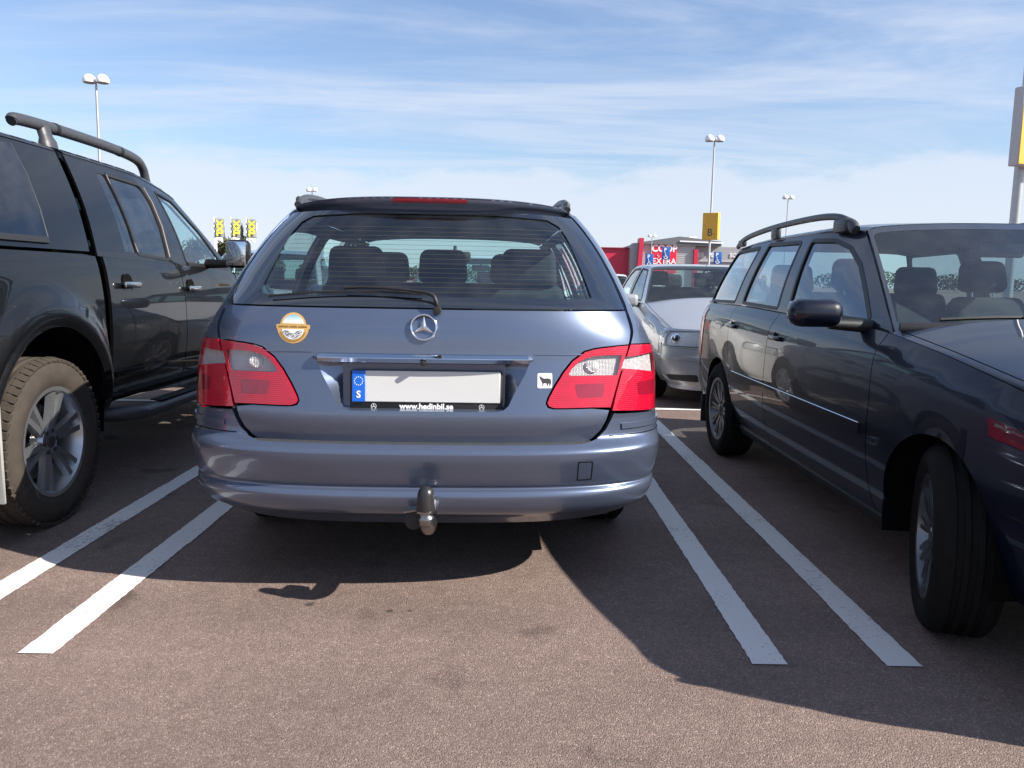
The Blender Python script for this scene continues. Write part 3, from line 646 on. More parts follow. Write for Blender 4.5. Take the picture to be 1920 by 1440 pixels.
    for i in range(26):
        x=cx_-.050+i*.0040; z=cz_+.0045
        if i in (9,17): continue
        q,nn=on(GATE,ax(x,z),z,.0022); h=random.uniform(.0022,.0042); bm.faces.new([bm.verts.new((q.x+u,q.y,q.z+v)) for u,v in ((-.0012,-.003),(.0012,-.003),(.0012,h),(-.0012,h*.8))])
    for i in range(24):
        a=R_(205+i*5.7); x,z=cx_+math.cos(a)*.048,cz_+.003+math.sin(a)*.048; q,nn=on(GATE,ax(x,z),z,.0022); bm.faces.new([bm.verts.new((q.x+u,q.y,q.z+v)) for u,v in ((-.0012,-.0022),(.0012,-.0022),(.0012,.0022),(-.0012,.0022))])
    bmo('printed_lettering',bm,BROWNP,st)
    bs=bpy.data.objects.new('bull_sticker',None); COL.objects.link(bs); bs.parent=gate; bx,bz=.427,.803
    sk('sticker_base',rnd([(bx-.026,bz-.026),(bx+.026,bz-.026),(bx+.026,bz+.026),(bx-.026,bz+.026)],.006),WHITE,.001,bs)
    bull=[(-.022,.017),(-.017,.0135),(-.013,.0165),(-.011,.011),(-.004,.0075),(.010,.0085),(.020,.0060),(.0225,-.002),(.0225,-.010),(.019,-.019),(.0165,-.019),(.0160,-.010),(.012,-.0105),(.0105,-.019),(.008,-.019),(.006,-.0095),(-.004,-.0090),(-.006,-.019),(-.0085,-.019),(-.0088,-.008),(-.011,-.006),(-.0125,.001),(-.0165,.004),(-.018,.010)]
    sk('bull',[(bx+x,bz+z) for x,z in bull],DARKP,.0016,bs)
    # --- rear screen: black border, clear middle, heating wires, wiper
    gb=[(.735,1.052),(.70,1.15),(.658,1.243),(.611,1.325),(.553,1.402),(.3,1.409)]
    cl=[(.602,1.094),(.580,1.165),(.552,1.245),(.522,1.320),(.494,1.362),(.45,1.386),(.25,1.396)]
    P0=gb+[(-x,z) for x,z in reversed(gb)]; P1=cl+[(-x,z) for x,z in reversed(cl)]
    P1=[(-.57,1.089)]+[p for p in reversed(P1)][0:0]+P1[::-1]+[(.57,1.089)]
    scr=panel('rear_screen',GATE,AX(inset(P0,.0)),GLR,T,(.022,.03),ref=REF,off=-.004,skirt=.004)
    panel('black_border',GATE,AX(P0),GLOSSBLK,scr,(.022,.03),[AX(P1)],ref=REF,off=.0004,skirt=.001)
    bm=bmesh.new()
    for k in range(15):
        z=1.11+k*.017; lim=float(np.interp(z,[1.094,1.165,1.245,1.315,1.355],[.6,.578,.55,.518,.485]))-.005
        sweep(bm,[on(GATE,ax(x,z),z,-.0065)[0] for x in np.linspace(-lim,lim,25)],.0005,4)
    bmo('heating_wires',bm,BROWNP,scr,False)
    wi=bpy.data.objects.new('rear_wiper',None); COL.objects.link(wi); wi.parent=gate
    blade=[on(GATE,ax(x,z),z,.016)[0] for x,z in zip(np.linspace(-.55,-.01,18),np.linspace(1.074,1.090,18)+.012*np.sin(np.linspace(0,math.pi,18)))]
    tube('blade',blade,.0045,BLK,wi,6,.7)
    arm=[on(GATE,ax(x,z),z,d)[0] for x,z,d in ((.045,1.045,.012),(.042,1.062,.030),(.02,1.082,.034),(-.08,1.096,.030),(-.20,1.104,.026),(-.28,1.103,.022))]
    tube('arm',smoothpts(arm,4),[.007]*9+[.0055]*12,BLK,wi,8)
    turned('pivot_cap',[(.001,-.03),(.014,-.028),(.016,0)],BLK,wi,16,'y',on(GATE,ax(.045,1.045),1.045,.0)[0])
    # --- tail lamps
    for s in (-1,1):
        tl=bpy.data.objects.new('tail_lamp',None); COL.objects.link(tl); tl.parent=T
        A=lambda pts:[(ax(s*x,z),z) for x,z in pts]
        inner=[(.668,.704),(.60,.707),(.50,.7065),(.460,.7075),(.4435,.713),(.4365,.7245),(.443,.742),(.465,.783),(.494,.829),(.527,.870),(.572,.902),(.606,.911),(.641,.916),(.70,.9205),(.737,.922),(.716,.86),(.700,.81),(.684,.757)]
        clr=[(.695,.818),(.60,.8185),(.520,.8185),(.512,.824),(.522,.842),(.545,.864),(.575,.880),(.61,.888),(.65,.8905),(.712,.889),(.704,.852)]
        ln=panel('red_lens',GATE,A(inner),RED,tl,(.016,.016),[A(clr)],off=.004,skirt=.012,ref=REF)
        panel('clear_lens',GATE,A(inset(clr,.0005)),GLC,tl,(.016,.016),off=.004,skirt=.001,ref=REF)
        panel('reflector',GATE,A(inset(clr,-.004)),FLUTE,tl,(.016,.016),off=-.014,skirt=.001,ref=REF)
        bm=bmesh.new(); q,nn=on(GATE,ax(s*.60,.85),.85,-.008); bmesh.ops.create_uvsphere(bm,u_segments=16,v_segments=10,radius=.022); bmesh.ops.transform(bm,matrix=Matrix.Translation(q)@Matrix.Diagonal((1.3,.5,1,1)),verts=bm.verts); bmo('bulb_bowl',bm,FLUTE,tl,True)
        panel('fog_element',GATE,A(rnd([(.545,.742),(.64,.742),(.645,.79),(.535,.79)],.01)),REDD,tl,(.02,.02),off=.0046,skirt=.001,ref=REF)
        # outer half on the wing, wrapping round the corner
        SY=lambda x,z:(side_y(x,z),z); zs=np.linspace(.925,.692,12)
        gap=[(float(np.interp(z,[.692,.757,.81,.86,.925],[.676,.692,.708,.724,.748])),z) for z in zs]
        outer=[SY(x,z) for x,z in gap]+[(.20,.684),(.30,.676),(.405,.674),(.425,.684),(.432,.75),(.436,.83),(.432,.895),(.42,.908),(.33,.919)]
        oc=[SY(x,z) for x,z in gap if .826<z<.893]; oc=oc+[(.285,.820),(.375,.820),(.380,.85),(.372,.888),(.29,.890)]
        panel('red_lens',SIDE,outer,RED,tl,(.016,.016),[oc],off=.004,skirt=.012,ref=REF,side=s)
        panel('clear_lens',SIDE,inset(oc,.0005),GLC,tl,(.016,.016),off=.004,skirt=.001,ref=REF,side=s)
        panel('reflector',SIDE,inset(oc,-.004),FLUTE,tl,(.016,.016),off=-.012,skirt=.001,ref=REF,side=s)
        panel('fog_element',SIDE,rnd([(.20,.74),(.30,.735),(.31,.79),(.205,.79)],.012),REDD,tl,(.02,.02),off=.0046,skirt=.001,ref=REF,side=s)
    # --- bumper
    bx_=BUMP.ax; hb=[(.60,.270),(.72,.272)]
    def ay(y,z,s): return BUMP.ay(y,z,s)
    half=[(bx_(.5,.262),.262),(ay(.26,.27,1),.270),(ay(.45,.285,1),.285),(ay(.755,.30,1),.30),(ay(.765,.45,1),.45),(ay(.78,.60,1),.60),(ay(.78,.664,1),.664),(ay(.45,.664,1),.664),(ay(.30,.668,1),.668),(bx_(.70,.678),.678),(bx_(.686,.68),.680),(bx_(.674,.655),.655),(bx_(.655,.622),.622),(bx_(.62,.592),.592),(bx_(.575,.579),.579),(bx_(.3,.579),.579)]
    bp=panel('bumper',BUMP,half+[(-a,z) for a,z in reversed(half)],BLUE,T,(.016,.010),ref=REF,skirt=.02)
    # ledge under the tailgate
    V=[];Fc=[]; xs=np.linspace(-.60,.60,41)
    for x in xs:
        p=on(BUMP,bx_(x,.579),.579)[0]; V+=[(p.x,p.y+.002,.578),(p.x,p.y+.045,.583),(p.x,p.y+.11,.572)]
    for i in range(40):
        for k in range(2): Fc.append((3*i+k,3*i+3+k,3*i+4+k,3*i+1+k))
    mo('sill_plate',V,Fc,mat('scuffed_plastic',(.05,.052,.056),rough=.45,var=.4,vscale=120,bump=.6,bscale=180),bp,True)
    for s in (-1,1):
        pts=[(bx_(s*.715,.634),.634),(ay(.20,.634,s),.634),(ay(.34,.632,s),.632),(ay(.42,.631,s),.631)]
        a0,a1=pts[0][0],ay(.74,.63,s); aa=np.linspace(a0,a1,20)
        panel('rubbing_strip',BUMP,[(a,.622) for a in aa]+[(a,.642) for a in aa[::-1]],BLUE,bp,(.02,.008),off=.006,skirt=.008,ref=REF)
        strip('seam',BUMP,[(a,.600) for a in np.linspace(bx_(s*.668,.6),ay(.77,.6,s),24)],.004,DARK,bp,.0004)
    tow=[(.548,.447),(.603,.447),(.603,.521),(.548,.521)]
    tb=[(bx_(x,z),z) for x,z in rnd(tow,.005)]; ti=[(bx_(x,z),z) for x,z in rnd(inset(tow,.0035),.004)]
    panel('tow_eye_cover_gap',BUMP,tb,DARK,bp,(.02,.02),[ti],off=.0006,skirt=.001,ref=REF)
    # lower valance closing the underside
    V=[];Fc=[]
    for i,x in enumerate(np.linspace(-.74,.74,31)):
        p=on(BUMP,bx_(x,.264),.264)[0]; V+=[(p.x,p.y+.004,.266),(p.x*.96,p.y+.16,.235),(p.x*.9,.9,.20)]
    for i in range(30):
        for k in range(2): Fc.append((3*i+k,3*i+3+k,3*i+4+k,3*i+1+k))
    mo('undertray',V,Fc,DARK,bp,True)
    # --- tow hitch
    th=bpy.data.objects.new('tow_hitch',None); COL.objects.link(th); th.parent=T; th.location=(.022,-.085,0)
    turned('ball_cap',[(.002,.4625),(.014,.460),(.024,.450),(.0285,.435),(.0295,.40),(.0315,.385),(.0310,.378)],mat('hitch_cap',(.022,.021,.021),rough=.30,var=.2,vscale=60),th,24)
    turned('collar',[(.020,.384),(.034,.381),(.034,.374),(.022,.372)],STEEL,th,24)
    bm=bmesh.new(); sweep(bm,smoothpts([(0,0,.378),(.002,.0,.350),(.006,.008,.326),(.006,.045,.305),(.004,.14,.292),(0,.40,.285)],5),[.022]*4+[.028]*7+[.026]*15,14,1.0); bmo('swan_neck',bm,STEEL,th,True,50)
    prism('socket_bracket',[(-.075,.374),(-.030,.381),(-.030,.376),(-.072,.368)],.05,STEEL,th,loc=(0,0,0))
    turned('trailer_socket',[(.004,-.01),(.031,-.006),(.034,.03),(.026,.07)],BLK,th,20,'y',(-.043,.03,.335))
    # --- body sides
    for s in (-1,1):
        gp=[(.755,.935),(.766,.972),(.750,1.046),(.715,1.15),(.672,1.243),(.624,1.325),(.566,1.405),(.545,1.421)]
        top=[(side_y(x,z),z) for x,z in gp]
        arch=[(1.126+math.cos(R_(a))*.355,.315+math.sin(R_(a))*.355) for a in np.linspace(152,0,24)]
        out_=top[::-1]+[(side_y(.753,.929),.929),(.25,.928),(.33,.925),(.425,.914),(.438,.898),(.442,.83),(.438,.75),(.431,.680),(.428,.669),(.77,.669)]+arch+[(1.50,.24),(1.535,.45),(1.62,.62),(1.675,.80),(1.69,1.0),(2.4,.995),(3.45,.985),(3.10,1.205),(2.75,1.42)]
        w1=rnd([(.60,1.055),(1.52,1.058),(1.46,1.372),(1.05,1.375),(.80,1.365)],[.03,.02,.02,.05,.05]); w2=rnd([(1.60,1.058),(2.34,1.050),(2.28,1.380),(1.55,1.375)],.02); w3=rnd([(2.41,1.050),(3.26,1.040),(2.72,1.372),(2.36,1.380)],[.02,.03,.04,.02])
        panel('body_side',SIDE,out_,BLUE,T,(.035,.03),[w1,w2,w3],skirt=.02,ref=REF,side=s)
        panel('pillar_trim',SIDE,inset([(.70,1.0),(3.3,1.0),(2.85,1.41),(.72,1.41)],0),LINER,T,(.06,.06),[w1,w2,w3],off=-.035,skirt=.005,ref=REF,side=s)
        for w_ in (w1,w2,w3):
            panel('side_window',SIDE,inset(w_,-.004),GL,T,(.05,.05),off=-.006,skirt=.003,ref=REF,side=s)
            panel('window_seal',SIDE,inset(w_,-.010),BLK,T,(.05,.05),[inset(w_,.006)],off=.002,skirt=.004,ref=REF,side=s)
        rd=[(1.50,.255),(2.395,.255),(2.395,.99),(1.70,.995),(1.683,.80),(1.628,.62),(1.543,.45)]; fd=[(2.402,.255),(3.46,.255),(3.48,.7),(3.44,.98),(2.402,.99)]
        for d_,hy in ((rd,1.85),(fd,2.62)):
            dp=panel('door',SIDE,inset(d_,.002),BLUE,T,(.05,.04),ref=REF,side=s); p,nn=on(SIDE,hy,.86,.02,s); box('handle',p,(.025,.20,.03),BLUE,dp,.01)
        fe=archpts([3.98],.315,.352,3.487,4.43,.255); fe=fe+[(4.43,.74),(4.0,.86),(3.47,.975),(3.49,.7)]
        panel('wing',SIDE,fe,BLUE,T,(.05,.04),ref=REF,side=s)
        for yy in (1.126,3.98):
            well(T,yy,.315,.365,s*.55,s*.87)
            wheel(T,(s*.775,yy,.318),.318,.215,.215,s,'seven')
        # shell behind the panel gaps
        panel('inner_shell',SIDE,archpts([1.126,3.98],.315,.36,.75,4.4,.26)+[(4.4,.70),(3.5,.95),(.75,.95)],DARK,T,(.1,.1),off=-.03,skirt=0,ref=REF,side=s)
        # roof rail
        P=[(.538,.57,1.438),(.541,.66,1.466),(.545,.82,1.490),(.548,1.2,1.508),(.550,2.0,1.505),(.552,2.45,1.490),(.545,2.60,1.470),(.54,2.66,1.445)]
        rl=tube('roof_rail',smoothpts([(s*a,b,c) for a,b,c in P],5),.0135,GREYTUBE,T,12,1.1)
        box('rail_foot',(s*.541,.69,1.455),(.026,.20,.040),GREYTUBE,rl,.012,2); box('rail_foot',(s*.558,1.7,1.485),(.03,.10,.045),GREYTUBE,rl,.012,2)
        # door mirror
        box('door_mirror',(s*.99,3.30,1.03),(.20,.11,.14),BLUE,T,.045,3)
    # --- roof, with its spoiler lip over the rear screen
    YE=lambda u:.372+.21*np.abs(u)**3.2
    def ROOF(u,y):
        u=np.asarray(u,float);y=np.asarray(y,float);yy=YE(u)*(1-y)+2.76*y; xc=np.interp(yy,[.4,.58,.9,2.2,2.76],[.535,.548,.600,.600,.585]); zc=np.interp(yy,[.35,.7,1.6,2.4,2.76],[1.424,1.434,1.442,1.436,1.418]); h=np.interp(yy,[.35,.9,2.0,2.76],[.034,.042,.044,.034])
        return np.stack([u*xc,yy,zc+h*np.maximum(1-np.abs(u)**2.6,0)**.62],-1)
    rf=panel('roof',ROOF,[(-1,0),(1,0),(1,1),(-1,1)],BLUE,T,(.05,.02),ref=(0,1.5,.5),skirt=.006)
    panel('headlining',ROOF,[(-1,.03),(1,.03),(1,1),(-1,1)],LINER,T,(.1,.05),ref=(0,1.5,.5),off=-.03,skirt=0)
    def SPO(u,t):
        u=np.asarray(u,float);t=np.asarray(t,float);p=ROOF(u,0*u); y=p[...,1]; z=p[...,2]
        zb_=1.4095+.0*u; return np.stack([p[...,0]*(1-.012*t),y-.004*np.sin(np.pi*np.minimum(t*1.5,1))+.030*t**1.3,z+(zb_-z)*t],-1)
    sp_=panel('spoiler_lip',SPO,[(-1,0),(1,0),(1,1),(-1,1)],BLUE,rf,(.03,.12),ref=(0,2,1.3),skirt=.004)
    bl=panel('high_brake_lamp',SPO,rnd([(-.262,.13),(.262,.13),(.262,.42),(-.262,.42)],.03),REDD,rf,(.02,.05),ref=(0,2,1.3),off=.003,skirt=.003)
    # --- windscreen, bonnet, front
    screen('windscreen',SIDE,3.45,.985,2.75,1.42,GL,T,bow=.16,crown=.035)
    def HOOD(u,w_):
        u=np.asarray(u,float);w_=np.asarray(w_,float);ye=3.47+(4.43-3.47)*w_;zt=np.interp(ye,[3.47,4.0,4.43],[.975,.86,.74]);e=SIDE(ye,zt)
        return np.stack([u*e[...,0],ye+.16*(1-u*u)*(1-w_)+.38*w_*(1-np.abs(u)**2.6)**(1/2.6),zt+.05*(1-np.abs(u)**2.2)],-1)
    panel('bonnet',HOOD,[(-1,0),(1,0),(1,1),(-1,1)],BLUE,T,(.08,.08),ref=(0,3.9,.2))
    Wf=lambda z:SIDE(4.43+0*z,z)[...,0]; FR=nose(Wf,lambda z:4.43+0*z,.40)
    panel('front_bumper',FR,[(-1,.24),(1,.24),(1,.58),(-1,.58)],BLUE,T,(.05,.05),ref=(0,3,.5)); panel('grille',FR,[(-.35,.585),(.35,.585),(.35,.78),(-.35,.78)],BLK,T,(.05,.05),ref=(0,3,.5)); 
    for s in (-1,1): panel('headlamp',FR,[(s*.36,.585),(s*1,.585),(s*1,.735),(s*.36,.775)],GLC,T,(.05,.05),ref=(0,3,.5)); 
    panel('nose_shell',FR,[(-1,.25),(1,.25),(1,.72),(-1,.72)],DARK,T,(.1,.1),ref=(0,3,.5),off=-.03,skirt=0)
    box('underbody',(0,2.45,.24),(1.5,3.9,.10),DARK,T,.02,1)
    # --- cabin
    box('load_floor',(0,.75,.60),(1.15,1.15,.04),LINER,T,.01,1); box('roller_cover',(0,.80,.985),(1.26,1.05,.02),LINER,T,.008,1)
    box('gate_trim',(0,.22,.86),(1.1,.04,.30),LINER,T,.01,1)
    bench(T,-.64,.64,1.50,.56,CLOTHD,1,3)
    for s in (-1,1): seat(T,s*.37,2.35,.50,CLOTHD,1)
    box('dashboard',(0,3.25,.86),(1.42,.55,.22),LINER,T,.06,3); steering(T,-.37,2.92,.93)
    bm=bmesh.new(); rbox(bm,(0,0,0),(.22,.03,.07),.015,2); sweep(bm,[(0,.01,.02),(0,.06,.07)],.012,8); bmo('interior_mirror',bm,BLK,T,True,40,(0,2.86,1.31))
    box('cabin_floor',(0,2.4,.32),(1.5,2.4,.03),LINER,T,0); 
    return T
build_estate()
LAMPR=mat('headlamp_reflector',(.80,.80,.80),rough=.35,metal=.15,var=.15,vscale=25,bump=.3,bscale=60)
LAMPD=mat('lamp_divider_grey',(.30,.30,.30),rough=.3,coat=.5)
# ================================================================ other cars: a body described by tables along its length
class Body:
    """local frame: front axle at y=0, forward +y"""
    def __init__(s,W,prof,xs,z0,zb,zc,xc,zr,bulge=.012,extra=None):
        s.W,s.prof,s.xs,s.z0,s.zb,s.zc,s.xc,s.zr,s.bulge,s.extra=W,prof,xs,z0,zb,zc,xc,zr,bulge,extra
    def LS(s,y,z):
        y=np.asarray(y,float);z=np.asarray(z,float);t=(z-s.z0)/(s.zb(y)-s.z0);x=s.W*s.xs(y)*s.prof(t)
        if s.extra: x=x+s.extra(y,z)
        return np.stack([x,y+0*z,z+0*y],-1)
    def GS(s,y,z):
        y=np.asarray(y,float);z=np.asarray(z,float);zb=s.zb(y);v=np.clip((z-zb)/(s.zc(y)-zb),0,1.1);xb=s.W*s.xs(y)*s.prof(1.0)-.012
        return np.stack([xb*(1-v)+s.xc(y)*v+s.bulge*np.sin(np.pi*v),y+0*z,z+0*y],-1)
    def roof(s,y0,y1,bow0=.0,bow1=.0):
        def R(u,t):
            u=np.asarray(u,float);t=np.asarray(t,float);y=y0+(y1-y0)*t; n=2.6; c=np.maximum(1-np.abs(u)**n,0)**(1/n)
            return np.stack([u*(s.xc(y)+.004),y+(bow0*(1-t)+bow1*t)*(1-u*u),s.zc(y)+(s.zr(y)-s.zc(y))*c],-1)
        return R
def make_car(name,label,loc,rz,P):
    """P: dict of measurements; builds a whole parked car out of separate panels"""
    T=empty(name,loc,rz,label,'car',P.get('group')); B=P['body']; pm=P['paint']; yn,yr,wb=P['nose'],P['rear'],P['wb']; zs=P['sill']; ar=P['arch']; wr=P['wr']; d=P.get('detail',1)
    st=.05 if d>1 else .09; ax=[0,-wb]; zc_=wr+.005; R=P.get('R',.42); yf=yn-R; yq=yr+R; gm=P.get('glass',GL)
    cow,ytop=P['screen']; ryb,ryt=P['rear_screen']; seams=P['seams']; wins=P['windows']; rig=P.get('right_only',False)
    zbt=lambda y:float(B.zb(np.array(y)))
    zct=lambda y:float(B.zc(np.array(y)))
    MID=(0,-wb/2,.6)
    for s in (1,-1):
        def pn(nm,S,poly,mt,par=T,**k):
            k.setdefault('step',(st,st*.8)); k.setdefault('ref',MID); return panel(nm,S,poly,mt,par,side=s,**k)
        # lower panels, from the front wing to the rear wing
        edges=[[(yf,0),(yf,1)]]+seams+[[(yq,0),(yq,1)]]
        nm=['front_wing']+['door']*(len(seams)-1)+['rear_wing']
        def sy(sm,z):
            return float(np.interp(z,[p[1] for p in sm],[p[0] for p in sm]))
        for i in range(len(edges)-1):
            f,r=edges[i],edges[i+1]; g=.003
            def zt_(sm,t): return t
            yF0,yR0=sy(f,zs) if i else yf,sy(r,zs) if i<len(edges)-2 else yq
            bot=archpts(ax,zc_,ar,yR0+g,yF0-g,zs)
            # up the front edge, back along the belt, down the rear edge
            fz=[z for _,z in f if z>zs] if i else [zbt(yf)]
            fr=[(sy(f,z)-g,z) for z in fz] if i else [(yf,zbt(yf))]
            yt1,yt0=fr[-1][0],(sy(r,9)+g if i<len(edges)-2 else yq)
            fr=[p for p in fr if p[1]<zbt(p[0])-.005]+[(yt1,zbt(yt1)-.002)]
            topl=[(y,zbt(y)-.002) for y in np.linspace(yt1,yt0,12)[1:]]
            rr=[(sy(r,z)+g,z) for _,z in reversed(r) if zs<z<zbt(yt0)-.01] if i<len(edges)-2 else []
            # keep the seam out of the wheel arch
            def clean(pts): return [p for p in pts if all(math.hypot(p[0]-a,p[1]-zc_)>ar+.004 for a in ax)]
            poly=bot+clean(fr)+topl+clean(rr)
            o=pn(nm[i],B.LS,poly,pm)
            if nm[i]=='door' and d:
                hy,hz=P['handles'][i-1]; q,nn=on(B.LS,hy,hz,.0,s,ref=MID)
                h=box('handle',(q.x+s*.010,q.y,q.z),(.020,.165,.026),P.get('handle_mat',pm),o,.009,2)
                if d>1: turned('handle_recess',[(.001,0),(.030,.0),(.032,.001)],DARK,h,20,'x',(-s*.0095,-.01,0))
        pn('inner_shell',B.LS,archpts(ax,zc_,ar+.004,yq,yf,zs+.01)+[(y,zbt(y)-.03) for y in np.linspace(yf,yq,14)],DARK,off=-.03,skirt=0,step=(.12,.1))
        # greenhouse side
        zA=zbt(cow)
        fr=[(cow,zA)]+[(cow+(ytop-cow)*t,zA+(zct(ytop)-zA)*t) for t in (.5,1.)]; re=[(ryt,zct(ryt)),(ryb,zbt(ryb))]
        top=[(y,zct(y)) for y in np.linspace(ytop,ryt,10)[1:-1]]; bt=[(y,zbt(y)) for y in np.linspace(ryb,cow,14)[1:-1]]
        ho=[w_ for _,w_ in wins]
        pn('cabin_side',B.GS,fr+top+re+bt,pm,holes=ho,skirt=.02)
        if d: pn('pillar_trim',B.GS,inset(fr+top+re+bt,.02),P.get('trim',LINERG),holes=ho,off=-.035,skirt=0)
        for nmw,w_ in wins:
            pn('side_window',B.GS,inset(w_,-.004),P.get('win_glass',gm) if nmw!='dark' else GLD,off=-.007,skirt=.003)
            if d: pn('window_seal',B.GS,inset(w_,-.014),BLK,holes=[inset(w_,.006)],off=.002,skirt=.006)
        for a in ax:
            well(T,a,zc_,ar+.006,s*(B.W-.34),s*(B.W-.03))
            wheel(T,(s*(B.W-P.get('tw',.21)/2-.012-(P.get('tuck_in',0) if a==0 else 0)),a,wr),wr,P['rim'],P.get('tw',.21),s,P.get('style','seven'),RUBBER,P.get('rimmat',ALLOY),steer=(P.get('steer',0) if a==0 else 0),blocks=P.get('blocks',0))
        if P.get('mirror'):
            x,y,z,sx_,sz_=P['mirror']; mr=box('door_mirror',(s*x,y,z),(sx_,.13,sz_),P.get('mirror_mat',pm),T,P.get('mbev',.05),4); box('mirror_glass',(-s*.005,-.066,0),(sx_*.82,.006,sz_*.78),MIRROR,mr,.02,3)
            bm=bmesh.new(); xr=float(B.GS(np.array(y),np.array(z-.02))[0]); sweep(bm,[(s*(xr-.02)-s*x,-.01,-.035-.02),(-s*sx_*.3,0,-.045)],[.030,.022],10,1.,True); bmo('mirror_arm',bm,BLK,mr,True,50)
    # roof, screens
    R1=B.roof(ryt,ytop,-.03 if ryt>ryb else .03,.10); panel('roof',R1,[(-1,0),(1,0),(1,1),(-1,1)],pm,T,(st*1.2,.04),ref=(0,-wb/2,.3),skirt=.01)
    if d: panel('headlining',R1,[(-1,0),(1,0),(1,1),(-1,1)],P.get('trim',LINERG),T,(.12,.08),ref=(0,-wb/2,.3),off=-.03,skirt=0)
    wsh,WS=screen('windscreen',B.GS,cow,zbt(cow),ytop,zct(ytop),gm,T,bow=.10+.06,crown=float(B.zr(np.array(ytop)))-zct(ytop),u1=.99)
    if d>1:
        panel('screen_border',WS,[(-.988,.012),(.988,.012),(.988,.988),(-.988,.988)],GLOSSBLK,wsh,(.06,.08),[rnd([(-.972,.06),(.972,.06),(.965,.93),(-.965,.93)],.05)],off=.001,skirt=.001,ref=(0,cow-6,.2))
    rsc,RS=screen('rear_screen',B.GS,ryb,zbt(ryb),ryt,zct(ryt),gm,T,bow=-.06,crown=float(B.zr(np.array(ryt)))-zct(ryt))
    # bonnet with front fascia
    Wf=lambda z:B.LS(yf+0*z,z)[...,0]; FR=nose(Wf,lambda z:yf+.0*z-P.get('tuck',0)*(np.asarray(z)-.5)**2*4,R,P.get('nn',2.6)); zbf=zbt(yf)
    def HOOD(u,w_):
        u=np.asarray(u,float);w_=np.asarray(w_,float);ye=cow+(yf-cow)*w_;zt=B.zb(ye);e=B.LS(ye,zt);n=P.get('nn',2.6)
        return np.stack([u*e[...,0],ye+.16*(1-u*u)*(1-w_)+R*.94*w_**3*np.maximum(1-np.abs(u)**n,0)**(1/n),zt+(.035+.05*(1-w_))*(1-np.abs(u)**2.4)-.03*w_**4*(1-np.abs(u)**4)],-1)
    panel('bonnet',HOOD,[(-.955,.03),(.955,.03),(.955,1),(-.955,1)],pm,T,(st,st),ref=(0,yf-.5,.2),skirt=.02)
    for s in (1,-1): panel('wing_top',HOOD,[(s*.962,.0),(s*1,0),(s*1,1),(s*.962,1)],pm,T,(.02,st),ref=(0,yf-.5,.2),skirt=.01)
    panel('bonnet_shell',HOOD,[(-1,0),(1,0),(1,1),(-1,1)],DARK,T,(.15,.15),ref=(0,yf-.5,.2),off=-.03,skirt=0)
    lz0=zbf-P.get('lamp_h',.15)
    bpf=panel('front_bumper',FR,[(-1,zs-.04),(1,zs-.04),(1,lz0-.012),(-1,lz0-.012)],pm,T,(.04,st*.7),ref=(0,yf-1,.5))
    panel('nose_shell',FR,[(-1,zs-.02),(1,zs-.02),(1,zbf-.03),(-1,zbf-.03)],DARK,T,(.1,.1),ref=(0,yf-1,.5),off=-.04,skirt=0)
    gw=P.get('grille',.34)
    gr=panel('grille',FR,[(-gw,lz0-.005),(gw,lz0-.005),(gw,zbf+.0),(-gw,zbf+.0)],BLK,T,(.04,.04),ref=(0,yf-1,.5)); 
    for k in range(3): strip('grille_bar',FR,[(a,lz0+.03+k*.035) for a in np.linspace(-gw,gw,14)],.010,CHROME,gr,.006)
    for s in (1,-1):
        hl=bpy.data.objects.new('headlamp',None); COL.objects.link(hl); hl.parent=T
        pts=rnd([(s*(gw+.03),lz0+.004),(s*.80,lz0),(s*.95,lz0+.018),(s*.955,zbf-.055),(s*.80,zbf-.022),(s*(gw+.03),zbf-.012)],[.02,.02,.03,.04,.03,.02]); panel('lamp_surround',FR,[(s*(gw+.005),lz0-.010),(s*1,lz0-.010),(s*1,zbf),(s*(gw+.005),zbf)],pm,hl,(.04,.03),[pts],ref=(0,yf-1,.5),off=.002,skirt=.02)
        panel('lens',FR,pts,GLC,hl,(.04,.04),ref=(0,yf-1,.5),off=.003,skirt=.006); panel('reflector',FR,inset(pts,.006),LAMPR,hl,(.04,.04),ref=(0,yf-1,.5),off=-.02,skirt=0)
        if d>1:
            panel('lamp_divider',FR,[(s*.745,lz0+.002),(s*.762,lz0+.002),(s*.762,zbf-.018),(s*.745,zbf-.016)],LAMPD,hl,(.03,.03),ref=(0,yf-1,.5),off=.005,skirt=.02); q,nn=on(FR,s*.60,(lz0+zbf)/2,-.006,ref=(0,yf-1,.5)); bm=bmesh.new(); bmesh.ops.create_uvsphere(bm,u_segments=16,v_segments=10,radius=.05); bmesh.ops.transform(bm,matrix=Matrix.Translation(q)@Matrix.Diagonal((1,.35,1,1)),verts=bm.verts); bmo('bulb_bowl',bm,CHROME,hl,True); am=[(s*.78,lz0+.012),(s*.85,lz0+.008),(s*.935,lz0+.026),(s*.94,zbf-.058),(s*.78,zbf-.034)]; panel('indicator',FR,am,AMBER if P.get('amber') else GLC,hl,(.04,.04),ref=(0,yf-1,.5),off=.004,skirt=.004)
            panel('bumper_strip',FR,[(s*.05,lz0-.12),(s*1,lz0-.12),(s*1,lz0-.085),(s*.05,lz0-.085)],P.get('strip',BLK),bpf,(.04,.04),ref=(0,yf-1,.5),off=.012,skirt=.012)
            panel('fog_slot',FR,rnd([(s*.40,.26),(s*.72,.265),(s*.76,.31),(s*.40,.325)],.02),BLK,bpf,(.04,.04),ref=(0,yf-1,.5),off=.003,skirt=.003)
    if P.get('plate'): box('number_plate',(0,yn+.006,lz0-.14),(.52,.008,.11),PLATE,T,.003,1)
    # rear
    Wr=lambda z:B.LS(yq+0*z,z)[...,0]; RR=nose(Wr,lambda z:yq+0*z,R,2.8,-1); zq=zbt(yq)
